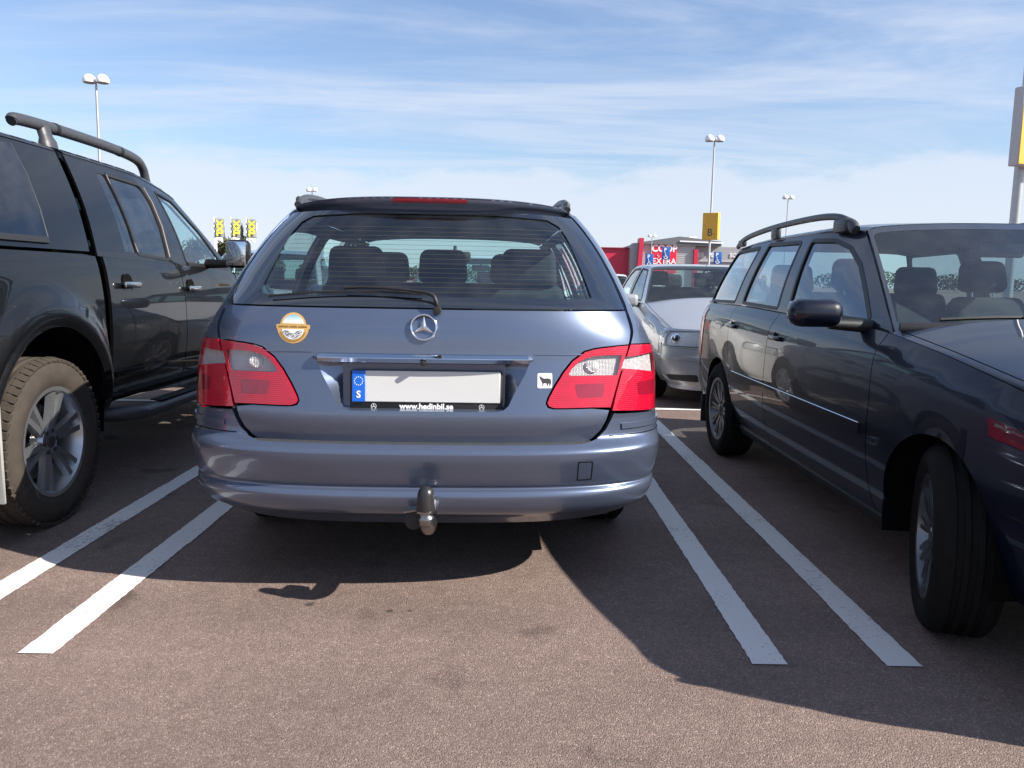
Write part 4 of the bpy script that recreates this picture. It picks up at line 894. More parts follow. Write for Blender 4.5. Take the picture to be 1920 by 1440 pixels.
    panel('rear_bumper',RR,[(-1,zs-.03),(1,zs-.03),(1,.56),(-1,.56)],pm,T,(.06,st),ref=(0,yq+1,.5)); panel('tailgate',RR,[(-.62,.566),(.62,.566),(.62,zq),(-.62,zq)],pm,T,(.06,st),ref=(0,yq+1,.5))
    panel('rear_shell',RR,[(-1,zs-.02),(1,zs-.02),(1,zq-.01),(-1,zq-.01)],DARK,T,(.1,.1),ref=(0,yq+1,.5),off=-.03,skirt=0)
    def DECK(u,t):
        u=np.asarray(u,float);t=np.asarray(t,float);y=ryb+(yq-ryb)*t;e=B.LS(y,B.zb(y));return np.stack([u*e[...,0],y-R*.97*t*np.maximum(1-np.abs(u)**2.8,0)**(1/2.8),B.zb(y)+.015*(1-u*u)],-1)
    panel('rear_deck',DECK,[(-1,0),(1,0),(1,1),(-1,1)],pm,T,(.08,.1),ref=(0,yq+.5,.2))
    for s in (1,-1): panel('tail_lamp',RR,[(s*.63,.66),(s*1,.64),(s*1,zq-.04),(s*.63,zq-.02)],RED,T,(.04,.04),ref=(0,yq+1,.5),off=.004)
    for s in (1,-1): panel('rear_corner',RR,[(s*.625,.566),(s*1,.566),(s*1,zq),(s*.625,zq)],pm,T,(.06,st),ref=(0,yq+1,.5))
    bm=bmesh.new(); rbox(bm,(0,(yf+yq)/2,zs+.02),(2*(B.W-.36),yf-yq+.3,.10),.02,1); rbox(bm,(0,(-ar-wb+ar)/2,zs+.03),(2*(B.W-.10),wb-2*ar-.06,.10),.02,1); bmo('underbody',bm,DARK,T)
    # cabin
    if d:
        sc=P.get('cloth',CLOTHG); zf=P.get('floor',.30); ys=P.get('seat_y',-1.72)
        for s in (1,-1): seat(T,s*.36,ys,zf+.20,sc,1)
        bench(T,-.62,.62,ys-.92,zf+.24,sc,1,3)
        box('dashboard',(0,cow-.36,zbt(cow)-.10),(2*(B.W-.2),.42,.20),P.get('dash',LINER),T,.06,3); steering(T,-.36,cow-.66,zbt(cow)-.05)
        bm=bmesh.new(); rbox(bm,(0,0,0),(.22,.03,.07),.015,2); sweep(bm,[(0,.01,.02),(0,.06,.07)],.012,8); bmo('interior_mirror',bm,BLK,T,True,40,(0,ytop+.08,zct(ytop)-.08))
        box('cabin_floor',(0,-wb/2,zf),(2*(B.W-.14),wb-.5,.03),LINER,T,0)
    T['_hood']=0; del T['_hood']
    return T,B,FR,HOOD,WS
PR_=tab((0,.86),(.10,.925),(.22,.965),(.40,.992),(.55,1.0),(.70,.996),(.82,.985),(.90,.966),(.96,.942),(1.0,.915))

# ---- dark blue estate car, parked nose towards the camera, right of the picture
V=Body(.902,tab((0,.87),(.10,.93),(.25,.975),(.45,.998),(.55,1.0),(.70,.996),(.84,.986),(.91,.972),(.96,.942),(1.0,.915)),
    tab((-3.72,.90),(-3.3,.965),(-2.7,.99),(-1.8,1.0),(-.4,1.0),(.15,.985),(.52,.94)),.20,tab((-3.72,1.015),(-2.6,1.018),(-1.6,1.002),(-.62,.985),(-.3,.955),(.22,.875),(.55,.80)),
    tab((-3.6,1.375),(-3.2,1.415),(-2.4,1.432),(-1.7,1.432),(-1.30,1.416),(-1.0,1.36),(-.4,1.2)),tab((-3.6,.60),(-2.8,.645),(-1.8,.645),(-1.25,.605),(-.4,.62)),tab((-3.6,1.405),(-3.0,1.455),(-2.2,1.482),(-1.7,1.482),(-1.3,1.458),(-.4,1.33)),.014)
w_c=rnd([(-3.50,1.035),(-2.755,1.042),(-2.70,1.392),(-3.32,1.380)],[.03,.02,.03,.05]); w_r=rnd([(-2.56,1.042),(-1.87,1.028),(-1.955,1.392),(-2.53,1.402)],[.02,.02,.03,.02]); w_f=rnd([(-1.69,1.028),(-.735,1.012),(-.92,1.130),(-1.12,1.250),(-1.32,1.335),(-1.52,1.380),(-1.80,1.392)],[.02,.03,.0,.0,.0,.0,.03])
TV,BV,FV,HV,WV=make_car('station_wagon','dark navy estate car with roof rails, parked nose-out on the right',(2.305,2.60,0),math.pi,dict(body=V,paint=NAVY,nose=.93,rear=-3.73,wb=2.763,sill=.235,arch=.345,wr=.316,rim=.205,tw=.205,style='multi',rimmat=ALLOYD,steer=R_(-20),
    screen=(-.50,-1.275),rear_screen=(-3.55,-3.33),seams=[[(-.47,.2),(-.47,.7),(-.50,.98),(-.50,9)],[(-1.755,.2),(-1.755,9)],[(-2.36,.2),(-2.40,.45),(-2.52,.72),(-2.60,.98),(-2.60,9)]],
    windows=[('',w_c),('',w_r),('',w_f)],handles=[(-1.62,.875),(-2.47,.892)],mirror=(1.045,-.70,1.042,.215,.115),cloth=CLOTHG,glass=GL,win_glass=GLT,detail=2,floor=.30,seat_y=-1.70,lamp_h=.16,plate=False,tuck_in=.0,grille=.30,amber=True))
for s in (1,-1):
    pts=smoothpts([(s*.640,-3.30,1.425),(s*.648,-3.16,1.462),(s*.652,-2.9,1.490),(s*.655,-2.4,1.512),(s*.652,-1.80,1.516),(s*.640,-1.52,1.500),(s*.630,-1.40,1.462),(s*.625,-1.34,1.425)],5)
    rl=tube('roof_rail',pts,[.018]*(len(pts)-8)+[.020,.023,.026,.028,.030,.030,.028,.024],GREYTUBE,TV,12,.85,up=(0,0,1)); box('rail_foot',(s*.652,-2.44,1.472),(.035,.11,.075),GREYTUBE,rl,.014,2); box('rail_foot',(s*.64,-1.47,1.455),(.04,.16,.07),GREYTUBE,rl,.016,2); box('rail_foot',(s*.645,-3.18,1.445),(.035,.12,.05),GREYTUBE,rl,.014,2)
    panel('rubbing_strip',BV.LS,[(-2.36,.575),(-.52,.575),(-.52,.615),(-2.36,.615)],NAVY,TV,(.08,.02),off=.012,skirt=.014,side=s,ref=(0,-1.4,.6))
    strip('rubbing_strip_trim',BV.LS,[(y,.618) for y in np.linspace(-2.36,-.52,18)],.005,CHROME,TV,.010,side=s)
    panel('side_indicator',BV.LS,rnd([(-.44,.555),(-.37,.555),(-.37,.580),(-.44,.580)],.01),GLC,TV,(.02,.02),off=.010,skirt=.012,side=s,ref=(0,-1.4,.6))
    panel('sill_cover',BV.LS,[(-2.36,.225),(-.40,.225),(-.40,.275),(-2.36,.275)],BLK,TV,(.1,.02),off=.012,skirt=.02,side=s,ref=(0,-1.4,.6))
    box('mudflap',(s*.80,-2.763-.40,.26),(.18,.012,.20),BLK,TV,.004,1)
# wiper and cowl at the foot of the windscreen
def WVp(u,t,d=.015):
    p=WV(np.array(u),np.array(t)); return (float(p[0]),float(p[1])+d*.7,float(p[2])+d)
cw=[]; 
for u in np.linspace(-.97,.97,25):
    a=WVp(u,.02,.004); cw.append(a)
tube('cowl_trim',cw,.030,BLK,TV,8,1.)
for u0,u1 in ((.80,.05),(.08,-.62)):
    wp=bpy.data.objects.new('wiper',None); COL.objects.link(wp); wp.parent=TV
    tube('blade',[WVp(u,.075+.03*math.sin((u-u1)/(u0-u1)*math.pi),.018) for u in np.linspace(u0,u1,14)],.008,BLK,wp,6); tube('arm',[WVp(u1+(u0-u1)*k,t,.03) for k,t in ((-.10,.0),(.1,.05),(.5,.10))],.008,BLK,wp,6)
# ---- silver saloon facing the camera behind the dark blue estate
S_=Body(.855,PR_,tab((-3.7,.92),(-3.0,.985),(-1.5,1.0),(-.2,1.0),(.25,.96),(.50,.92)),.20,tab((-3.7,.94),(-2.6,.955),(-1.2,.945),(-.55,.935),(-.1,.87),(.5,.735)),
    tab((-3.2,1.0),(-2.75,1.30),(-2.2,1.345),(-1.6,1.352),(-1.25,1.33),(-.6,1.2)),tab((-3.2,.56),(-2.5,.59),(-1.8,.61),(-1.2,.58),(-.5,.60)),tab((-3.2,1.03),(-2.75,1.34),(-2.2,1.40),(-1.6,1.385),(-1.25,1.358),(-.6,1.3)))
sw=[('',rnd([(-2.75,.985),(-1.72,.975),(-1.70,1.325),(-2.25,1.32),(-2.5,1.26)],[.02,.02,.02,.05,.05])),('',rnd([(-1.63,.975),(-.78,.965),(-1.32,1.30),(-1.62,1.325)],[.02,.03,.04,.02]))]
make_car('saloon_car','silver saloon car facing out between the two estates',(2.22,8.10,0),math.pi,dict(body=S_,paint=SILVER,nose=.90,rear=-3.62,wb=2.64,sill=.22,arch=.34,wr=.305,rim=.20,screen=(-.52,-1.22),rear_screen=(-3.15,-2.62),seams=[[(-.45,.2),(-.48,.9),(-.5,9)],[(-1.66,.2),(-1.66,9)],[(-2.25,.2),(-2.32,.45),(-2.5,.7),(-2.6,9)]],windows=sw,handles=[(-1.5,.80),(-2.4,.82)],mirror=(.925,-.66,.965,.22,.14),detail=2,cloth=CLOTHD,strip=SILVER,mbev=.042,plate=True,lamp_h=.165))
# ---- white hatchback beyond, tail towards the camera
def hatch(label,loc,rz,pm,h=0.,d=1,group=None,name='hatchback_car'):
    Bh=Body(.86,PR_,tab((-3.0,.93),(-2.5,.98),(-1.5,1.0),(-.2,1.0),(.25,.96),(.45,.92)),.20,tab((-3.2,1.0),(-2.3,.985),(-1.2,.96),(-.55,.945),(-.1,.88),(.5,.74)),tab((-3.1,1.33+h),(-2.5,1.40+h),(-1.6,1.41+h),(-1.2,1.37+h),(-.6,1.2+h)),tab((-3.1,.56),(-2.3,.60),(-1.8,.61),(-1.2,.58),(-.5,.6)),tab((-3.1,1.37+h),(-2.5,1.45+h),(-1.6,1.455+h),(-1.2,1.41+h),(-.6,1.3+h)))
    wn=[('',rnd([(-2.95,1.03),(-1.75,1.0),(-1.72,1.355+h),(-2.80,1.34+h)],.03)),('',rnd([(-1.66,1.0),(-.75,.975),(-1.30,1.33+h),(-1.64,1.355+h)],.03))]
    return make_car(name,label,loc,rz,dict(body=Bh,paint=pm,nose=.85,rear=-3.30,wb=2.55,sill=.22,arch=.34,wr=.305,rim=.20,screen=(-.50,-1.15),rear_screen=(-3.12,-2.95),seams=[[(-.45,.2),(-.48,.9),(-.5,9)],[(-1.70,.2),(-1.70,9)],[(-2.2,.2),(-2.25,.45),(-2.45,.7),(-2.55,9)]],windows=wn,handles=[(-1.5,.82),(-2.35,.84)],mirror=(.93,-.66,.99,.19,.12),detail=d,cloth=CLOTHD,group=group))
hatch('white hatchback beyond the silver saloon, its red tail lamp showing',(3.32,29.6,0),0,WHITEP)
hatch('white hatchback facing the blue-grey estate, seen through its windows',(-.35,8.75,0),math.pi,WHITEP,.02)
hatch('pale silver hatchback in the bay ahead of the black pickup',(-3.0,8.95,0),math.pi,SILVER,.04)
hatch('red hatchback parked in the row beyond, left of the white hatchback',(-2.55,26.4,0),math.pi,REDP)
hatch('silver hatchback in the far row behind the pale hatchback',(-5.2,29.6,0),0,SILVER,.05)

# ---- black pickup with canopy, left of the picture, tail towards the camera (local origin: rear axle)
def build_pickup():
    T=empty('pickup_truck',(-2.975,3.61,0),0,'black double-cab pickup with hard canopy and tubular roof rails','pickup')
    def fl(y,z):
        # swollen wheel arches
        o=0
        for a in (0,3.2):
            r=np.hypot(y-a,z-.47); o=o+.050*np.exp(-((r-.50)/.085)**2)*np.clip((z-.2)/.3,0,1)*np.where((y>.555)&(y<1.6),0.,1.)
        return o
    B=Body(.905,tab((0,.93),(.12,.965),(.3,.99),(.5,1.0),(.7,.995),(.85,.98),(.94,.965),(1,.95)),tab((-1.2,.99),(0,1.0),(2.4,1.0),(3.3,.985),(3.75,.93)),.42,tab((-1.25,1.255),(.5,1.245),(.62,1.24),(2.4,1.195),(2.75,1.165),(3.75,1.04)),
        tab((-1.25,1.75),(.4,1.775),(.7,1.775),(1.4,1.768),(2.0,1.722),(2.25,1.675),(3.0,1.35)),tab((-1.25,.60),(.3,.615),(1.4,.615),(2.2,.575),(3,.60)),tab((-1.25,1.80),(.6,1.83),(1.4,1.825),(2.0,1.775),(2.25,1.72),(3,1.4)),.022,fl)
    REF=(0,1.5,.9)
    for s in (1,-1):
        def pn(nm,S,poly,mt,par=T,**k):
            k.setdefault('step',(.045,.035)); k.setdefault('ref',REF); return panel(nm,S,poly,mt,par,side=s,**k)
        A=lambda y0,y1,zs:archpts([0,3.2],.46,.455,y0,y1,zs)
        bed=A(-1.18,.505,.50)+[(.512,.9),(.520,1.238)]+[(y,1.246) for y in np.linspace(.4,-1.18,6)]
        pn('bed_side',B.LS,bed,BLACKP)
        pn('arch_lip',B.LS,[(math.cos(a)*.455,.46+math.sin(a)*.455) for a in np.linspace(.02,math.pi-.02,28)]+[(math.cos(a)*.492,.46+math.sin(a)*.492) for a in np.linspace(math.pi-.02,.02,28)],BLACKP,off=.010,skirt=.03)
        # cab: gap, rear door, front door, wing
        rd=[(.572,.50),(1.50,.44),(1.545,.75),(1.552,1.21)]+[(y,float(B.zb(np.array(y)))-.002) for y in np.linspace(1.5,.60,6)]+[(.585,.9)]
        fd=[(1.508,.44),(2.60,.44),(2.62,.9),(2.58,1.16)]+[(y,float(B.zb(np.array(y)))-.002) for y in np.linspace(2.5,1.56,5)]+[(1.553,.75)]
        pn('gap_filler',B.LS,[(.50,.50),(.575,.50),(.595,1.235),(.515,1.235)],DARK,off=-.035,skirt=0)
        for d_,hy,hz in ((rd,.80,1.095),(fd,1.665,1.068)):
            o=pn('door',B.LS,d_,BLACKP,skirt=.016); q,nn=on(B.LS,hy,hz,0,s,ref=REF)
            rc=turned('handle_recess',[(.001,.002),(.045,.002),(.056,.0045),(.06,.001)],DARK,o,24,'x',(q.x,q.y-.005,q.z)); rc.rotation_euler=(0,0,0 if s>0 else math.pi); box('handle',(q.x+s*.030,q.y,q.z),(.020,.185,.034),mat('satin_chrome',(.62,.60,.57),rough=.22,metal=1),o,.010,2)
        wg=A(2.628,3.66,.46)+[(3.66,1.04),(3.2,1.10),(2.75,1.155),(2.60,1.17),(2.628,.9)]
        pn('front_wing',B.LS,wg,BLACKP)
        pn('inner_shell',B.LS,archpts([0,3.2],.46,.46,-1.15,3.6,.50)+[(3.6,1.02),(2.6,1.14),(.6,1.20),(-1.15,1.22)],DARK,off=-.05,skirt=0,step=(.15,.12))
        pn('door_moulding',B.LS,[(.60,.615),(2.56,.575),(2.56,.60),(.60,.64)],BLACKP,off=.008,skirt=.01)
        # canopy
        cf=lambda z:.50+(z-1.26)/.52*.145
        can=[(-1.18,1.262),(.503,1.262)]+[(cf(z),z) for z in (1.4,1.55,1.70,1.772)]+[(y,float(B.zc(np.array(y)))-.003) for y in np.linspace(.5,-1.1,5)]
        cw=[(-.95,1.298),(.150,1.298),(.182,1.45),(.215,1.60),(.232,1.745),(-.90,1.735)]
        co=pn('canopy',B.GS,can,BLACKP,holes=[cw]); pn('canopy_window',B.GS,inset(cw,.003),GLD,co,off=.006,skirt=.01); 
        strip('canopy_window_edge',B.GS,[(y+.004,z) for y,z in cw[1:5]],.006,GREYTUBE,co,.006,side=s)
        pn('canopy_window_seal',B.GS,[(-.95,1.285),(.150,1.285),(.150,1.312),(-.95,1.312)],BLK,co,off=.012,skirt=.012)
        # cab side with windows
        cf2=lambda z:.572+(z-1.24)/.53*.145
        zb=lambda y:float(B.zb(np.array(y)))
        cab=[(cf2(1.242),1.242)]+[(y,zb(y)) for y in np.linspace(.75,2.45,9)]+[(2.585,1.183),(2.42,1.42),(2.21,1.685)]+[(y,float(B.zc(np.array(y)))) for y in np.linspace(2.1,.85,8)]+[(cf2(1.772),1.775),(cf2(1.5),1.5)]
        q0=rnd([(.90,1.275),(1.038,1.272),(1.085,1.712),(.985,1.715)],.012); q1=rnd([(1.056,1.272),(1.455,1.250),(1.515,1.45),(1.545,1.60),(1.52,1.70),(1.104,1.712)],[.01,.02,0,.02,.05,.01]); q2=rnd([(1.735,1.235),(2.44,1.215),(2.27,1.47),(2.06,1.655),(1.775,1.690)],[.02,.03,.0,.05,.03])
        cb=pn('cab_side',B.GS,cab,BLACKP,holes=[q0,q1,q2]); pn('pillar_trim',B.GS,inset(cab,.03),LINER,cb,holes=[q0,q1,q2],off=-.04,skirt=0)
        pn('quarter_window',B.GS,inset(q0,-.003),GLD,off=-.005,skirt=.003); pn('rear_door_window',B.GS,inset(q1,-.003),GLD,off=-.005,skirt=.003); pn('front_door_window',B.GS,inset(q2,-.003),GL,off=-.005,skirt=.003)
        for q_ in (q1,q2): pn('window_seal',B.GS,inset(q_,-.014),BLK,holes=[inset(q_,.004)],off=.003,skirt=.008)
        strip('window_divider',B.GS,[(1.048,1.275),(1.095,1.712)],.006,mat('dull_trim',(.20,.17,.15),rough=.4),cb,.006,side=s)
        strip('window_guide',B.GS,[(1.47,1.26),(1.53,1.45),(1.562,1.60),(1.552,1.69)],.008,mat('dull_trim',(.20,.17,.15)),cb,.007,side=s)
        pn('belt_strip',B.GS,[(1.74,1.212),(2.50,1.188),(2.50,1.208),(1.74,1.232)],BLK,cb,off=.010,skirt=.01)
        for a in (0,3.2):
            well(T,a,.46,.47,s*.52,s*.895)
            wheel(T,(s*.795,a,.385),.385,.247,.255,s,'twin6',DUSTRUB,ALLOY,blocks=60)
        # mirror, step, rail
        mr=bpy.data.objects.new('door_mirror',None); COL.objects.link(mr); mr.parent=T; mr.location=(s*1.09,2.02,1.305)
        box('mirror_housing',(0,0,0),(.165,.10,.195),BLACKP,mr,.04,4); box('mirror_glass',(0,-.056,0),(.135,.006,.165),MIRROR,mr,.02,3); bm=bmesh.new(); sweep(bm,[(-s*.24,.05,-.07),(-s*.08,.02,-.07)],[.035,.028],10); bmo('mirror_arm',bm,BLK,mr,True,50)
        stp=tube('side_step',smoothpts([(s*.80,.62,.40),(s*.93,.72,.40),(s*.955,.9,.395),(s*.955,2.2,.395),(s*.93,2.4,.395),(s*.80,2.5,.40)],4),.038,GREYTUBE,T,14,1.15)
        box('tread_pad',(0,1.55,.438),(.07,1.2,.008),BLK,stp,.002,1,None).location.x=s*.955
        pts=smoothpts([(s*.475,.52,1.900),(s*.475,.58,1.920),(s*.475,1.0,1.932),(s*.475,1.55,1.930),(s*.472,1.86,1.912),(s*.465,1.98,1.868),(s*.46,2.03,1.800),(s*.458,2.05,1.765)],5)
        rl=tube('roof_rail',pts,[.027]*2+[.031]*20+[.030]*(len(pts)-22),GREYTUBE,T,16,.95)
        tube('rail_joint',[(s*.475,1.615,1.928),(s*.475,1.65,1.926)],.0325,BLK,rl,14)
        tube('rail_post',smoothpts([(s*.515,.79,1.775),(s*.50,.79,1.84),(s*.478,.79,1.92)],3),[.062]*4+[.048]*3,GREYTUBE,rl,14,.62,up=(0,1,0)); tube('rail_joint',[(s*.475,.89,1.931),(s*.475,.92,1.931)],.033,BLK,rl,14)
        box('mudflap',(s*.80,-.43,.42),(.27,.014,.42),mat('pale_mudflap',(.26,.26,.25),rough=.7,var=.2),T,.004,1)
        tl=pn('rear_quarter',B.LS,[(-1.25,.50),(-1.185,.50),(-1.185,1.245),(-1.25,1.245)],RED,step=(.03,.05))
    # roofs, screens, bonnet
    R1=B.roof(cf2(1.772)+.01,2.205,0,.12); panel('cab_roof',R1,[(-1,0),(1,0),(1,1),(-1,1)],BLACKP,T,(.06,.05),ref=(0,1,.5)); panel('headlining',R1,[(-1,0),(1,0),(1,1),(-1,1)],LINERG,T,(.12,.1),ref=(0,1,.5),off=-.04,skirt=0)
    R2=B.roof(-1.15,cf(1.772),0,0); panel('canopy_roof',R2,[(-1,0),(1,0),(1,1),(-1,1)],BLACKP,T,(.06,.05),ref=(0,0,.5))
    screen('windscreen',B.GS,2.585,1.183,2.21,1.685,GL,T,bow=.16,crown=.045); screen('rear_screen',B.GS,.62,1.26,.73,1.765,GLD,T,bow=-.01,crown=.05); screen('canopy_rear_window',B.GS,-1.18,1.262,-1.10,1.752,GLD,T,bow=-.03,crown=.05)
    box('tailgate',(0,-1.22,.88),(1.72,.05,.72),BLACKP,T,.02,2); box('rear_bumper',(0,-1.30,.52),(1.75,.20,.17),GREYTUBE,T,.05,3)
    def HOOD(u,w_):
        u=np.asarray(u,float);w_=np.asarray(w_,float);y=2.60+(3.66-2.60)*w_;zt=B.zb(y)-.003;x=B.LS(y,zt)[...,0]; return np.stack([u*x,y+.14*(1-u*u)*(1-w_)+.36*w_**2*np.maximum(1-np.abs(u)**3,0)**(1/3),zt+.05*(1-np.abs(u)**3)],-1)
    panel('bonnet',HOOD,[(-1,0),(1,0),(1,1),(-1,1)],BLACKP,T,(.08,.1),ref=(0,3,.3))
    Wf=lambda z:B.LS(3.66+0*z,z)[...,0]; FR=nose(Wf,lambda z:3.66+0*z,.38,3.0); panel('front_fascia',FR,[(-1,.40),(1,.40),(1,1.035),(-1,1.035)],BLACKP,T,(.06,.06),ref=(0,2.5,.6))
    bm=bmesh.new(); rbox(bm,(0,1.4,.48),(1.15,4.6,.12),.02,1); rbox(bm,(0,1.6,.50),(1.60,2.1,.10),.02,1); rbox(bm,(0,-.3,1.0),(1.5,1.6,.03),0,1); bmo('underbody',bm,DARK,T)
    for s in (-1,1): seat(T,s*.38,1.55,.72,CLOTHD,1,bh=.58)
    bench(T,-.62,.62,.82,.75,CLOTHD,1,2); box('dashboard',(0,2.38,1.08),(1.5,.45,.2),LINER,T,.05,3); steering(T,-.38,2.1,1.12)
    tube('aerial',[(-.30,.74,1.82),(-.31,.56,2.02)],.004,BLK,T,6)
    return T
build_pickup()
# ================================================================ lamps, signs, flags, store, trees
GALV=mat('galvanised_steel',(.42,.43,.44),rough=.45,metal=.6,var=.1,vscale=10)
LAMPW=mat('lamp_housing_white',(.78,.78,.78),rough=.3,coat=.3,var=.04)
LAMPG=mat('lamp_underside_grey',(.20,.20,.22),rough=.5)
YEL=mat('yellow_sign_face',(.70,.40,.045),rough=.5,var=.06,vscale=3)
GREYF=mat('grey_sign_edge',(.45,.45,.46),rough=.5)
DGREY=mat('dark_grey_letter',(.07,.07,.07),rough=.5)
PBLUE=mat('parking_sign_blue',(.010,.09,.34),rough=.4,var=.05)
def lamp(x,y,h,label,signbox=None,rot=0.,span=1.1,twin=True):
    T=empty('street_lamp',(x,y,0),rot,label,'street lamp','tall twin-headed car park lamps')
    turned('pole',[(.10,0),(.10,.9),(.075,1.0),(.05,h-.35),(.05,h-.2)],GALV,T,12); turned('neck',[(.035,h-.22),(.035,h-.02)],LAMPG,T,10)
    for s in (-1,1):
        hd=bpy.data.objects.new('lamp_head',None); COL.objects.link(hd); hd.parent=T; hd.location=(s*span*.27,0,h); hd.rotation_euler=(0,0,0)
        bm=bmesh.new(); bmesh.ops.create_uvsphere(bm,u_segments=16,v_segments=10,radius=1)
        for v in bm.verts: v.co=Vector((v.co.x*span*.26,v.co.y*.30,max(v.co.z,-.25)*.30))
        bmo('dome',bm,LAMPW,hd,True,40); turned('lamp_glass',[(.02,-.10),(.22,-.10),(.25,-.075),(.25,-.06)],LAMPG,hd,16)
    box('crossbar',(0,0,h-.06),(span*.9,.08,.06),LAMPG,T,.02,1)
    if signbox:
        z0,z1,ox,letter,yaw=signbox; sb=bpy.data.objects.new('sign_box',None); COL.objects.link(sb); sb.parent=T; sb.location=(ox,-.16,0); sb.rotation_euler=(0,0,yaw)
        box('sign_body',(0,0,(z0+z1)/2),(.98,.32,z1-z0),YEL,sb,.02,1); 
        if letter:
            text('letter',letter,.62,DGREY,sb,(.0,-.164,z0+.42),ext=.004,bold=.004); text('small_mark','.',.4,DGREY,sb,(.33,-.164,z0+.42),ext=.004)
    return T
lamp(-18.52,37,9.65,'tall twin-headed lamp post rising behind the black pickup')
lamp(12.08,49,9.7,'tall twin-headed lamp post carrying the yellow letter B sign box',(3.82,5.42,.0,'B',R_(-36)))
lamp(27.23,80,9.7,'small far twin-headed lamp post above the navy estate')
lamp(-19.69,81,9.7,'far twin-headed lamp post just showing above the blue-grey estate roof')
lamp(18.9,108,7.4,'tiny far lamp post in front of the red store fin')
def nearsign():
    T=empty('sign_post',(10.56,17,0),0,'grey post with yellow sign box cut by the right edge','sign')
    turned('pole',[(.10,0),(.095,3.7),(.085,9.6),(.05,9.7)],GALV,T,12)
    sb=bpy.data.objects.new('sign_box',None); COL.objects.link(sb); sb.parent=T; sb.location=(.10,-.22,0); sb.rotation_euler=(0,0,R_(15))
    box('sign_body',(0,0,4.43),(.98,.24,1.55),GREYF,sb,.02,1); box('yellow_face',(.0,-.124,4.43),(.94,.012,1.50),YEL,sb,.003,1); box('yellow_edge',(.49,0,4.43),(.012,.20,1.50),YEL,sb,.003,1); text('letter','A',.62,DGREY,sb,(.05,-.182,4.05),ext=.004) if False else None
nearsign()
def psign(x,y,z,label):
    T=empty('parking_sign',(x,y,0),0,label,'sign','blue disabled parking signs')
    turned('pole',[(.030,0),(.030,z+.32)],GALV,T,10); bd=box('sign_board',(0,-.045,z),(.42,.025,.64),PBLUE,T,.02,2)
    text('letter','P',.26,WHITE,bd,(-.04,-.015,.17),ext=.002,bold=.006)
    wc=bpy.data.objects.new('wheelchair_symbol',None); COL.objects.link(wc); wc.parent=bd; wc.location=(0,-.0145,-.12)
    bm=bmesh.new()
    for k in range(14):
        a,b=R_(150+k*17),R_(150+(k+1)*17); bm.faces.new([bm.verts.new((math.cos(t)*r-.01,0,math.sin(t)*r-.07)) for t,r in ((a,.098),(b,.098),(b,.068),(a,.068))])
    for (x0,z0),(x1,z1),w_ in (((-.035,.11),(-.02,-.05),.028),((-.02,-.035),(.06,-.04),.026),((.06,-.04),(.10,-.13),.026),((-.03,.03),(.06,.03),.022)):
        d=Vector((x1-x0,0,z1-z0)).normalized(); n=Vector((-d.z,0,d.x))*w_/2; p,q=Vector((x0,-.0003,z0)),Vector((x1,-.0003,z1)); bm.faces.new([bm.verts.new(v) for v in (p+n,q+n,q-n,p-n)])
    c=[bm.verts.new((-.042+math.cos(k/12*2*math.pi)*.026,-.0003,.155+math.sin(k/12*2*math.pi)*.026)) for k in range(12)]; bm.faces.new(c)
    bmo('symbol',bm,WHITE,wc)
psign(8.10,42,2.72,'blue disabled parking sign in front of the red store sign')
psign(7.25,42,2.36,'lower blue disabled parking sign left of the red store sign')
psign(10.80,42,2.52,'blue disabled parking sign right of the letter B lamp post')
# flags
FW=mat('white_flag_cloth',(.86,.86,.86),rough=.8,var=.05,vscale=2); FG=mat('grey_flag_cloth',(.24,.24,.25),rough=.8,var=.1); FY=mat('yellow_flag_print',(.72,.76,.06),rough=.7); FP=mat('white_flagpole',(.80,.80,.80),rough=.4,coat=.3)
def flag(x,y,h,kind,label):
    T=empty('flagpole',(x,y,0),R_(38 if kind=='w' else 14),label,'flagpole','flagpoles by the road'); turned('pole',[(.10,0),(.07,h*.6),(.045,h),(.02,h+.08)],FP,T,10)
    wd,ht=(1.25,2.5) if kind=='x' else (1.1,2.7); bm=bmesh.new(); nx,nz=10,14; g=[]
    droop=.25 if kind=='x' else 1.2
    for i in range(nx+1):
        col=[]
        for j in range(nz+1):
            u,v=i/nx,j/nz; sag=droop*u*(.25+.75*u)*.45; col.append(bm.verts.new((.05+u*wd*(1-.25*(kind!='x')*v),.10*math.sin(u*5+v*2)*u,h-.10-v*ht-sag)))
        g.append(col)
    for i in range(nx):
        for j in range(nz): bm.faces.new((g[i][j],g[i+1][j],g[i+1][j+1],g[i][j+1]))
    f=bmo('flag_cloth',bm,FW if kind=='w' else FG,T,True); so_=f.modifiers.new('thick','SOLIDIFY'); so_.thickness=.01
    if kind=='x':
        text('flag_lettering','XXL',1.05,FY,f,(.67,-.30,h-1.42),(math.pi/2,math.pi/2,0),ext=.01,bold=.06)
    else:
        pts=[(.42,-.9),(.55,-.75),(.72,-1.05),(.80,-1.5),(.70,-1.75),(.58,-1.35)]
        prism('emblem',[(a,h+b-.15) for a,b in pts],.01,mat('grey_emblem',(.30,.27,.30),rough=.7),f,loc=(0,-.12,0))
for i,(x,k) in enumerate(((-40.5,'w'),(-39.30,'x'),(-38.18,'w'),(-37.08,'x'),(-35.98,'w'),(-35.05,'x'))):
    flag(x,112-(i%2)*4,9.0-(i%2)*.12,k,('white advertising flag on a white pole, ' if k=='w' else 'dark flag with yellow XXL letters, ')+('leftmost of its kind' if i<2 else 'middle one of its kind' if i<4 else 'rightmost of its kind'))
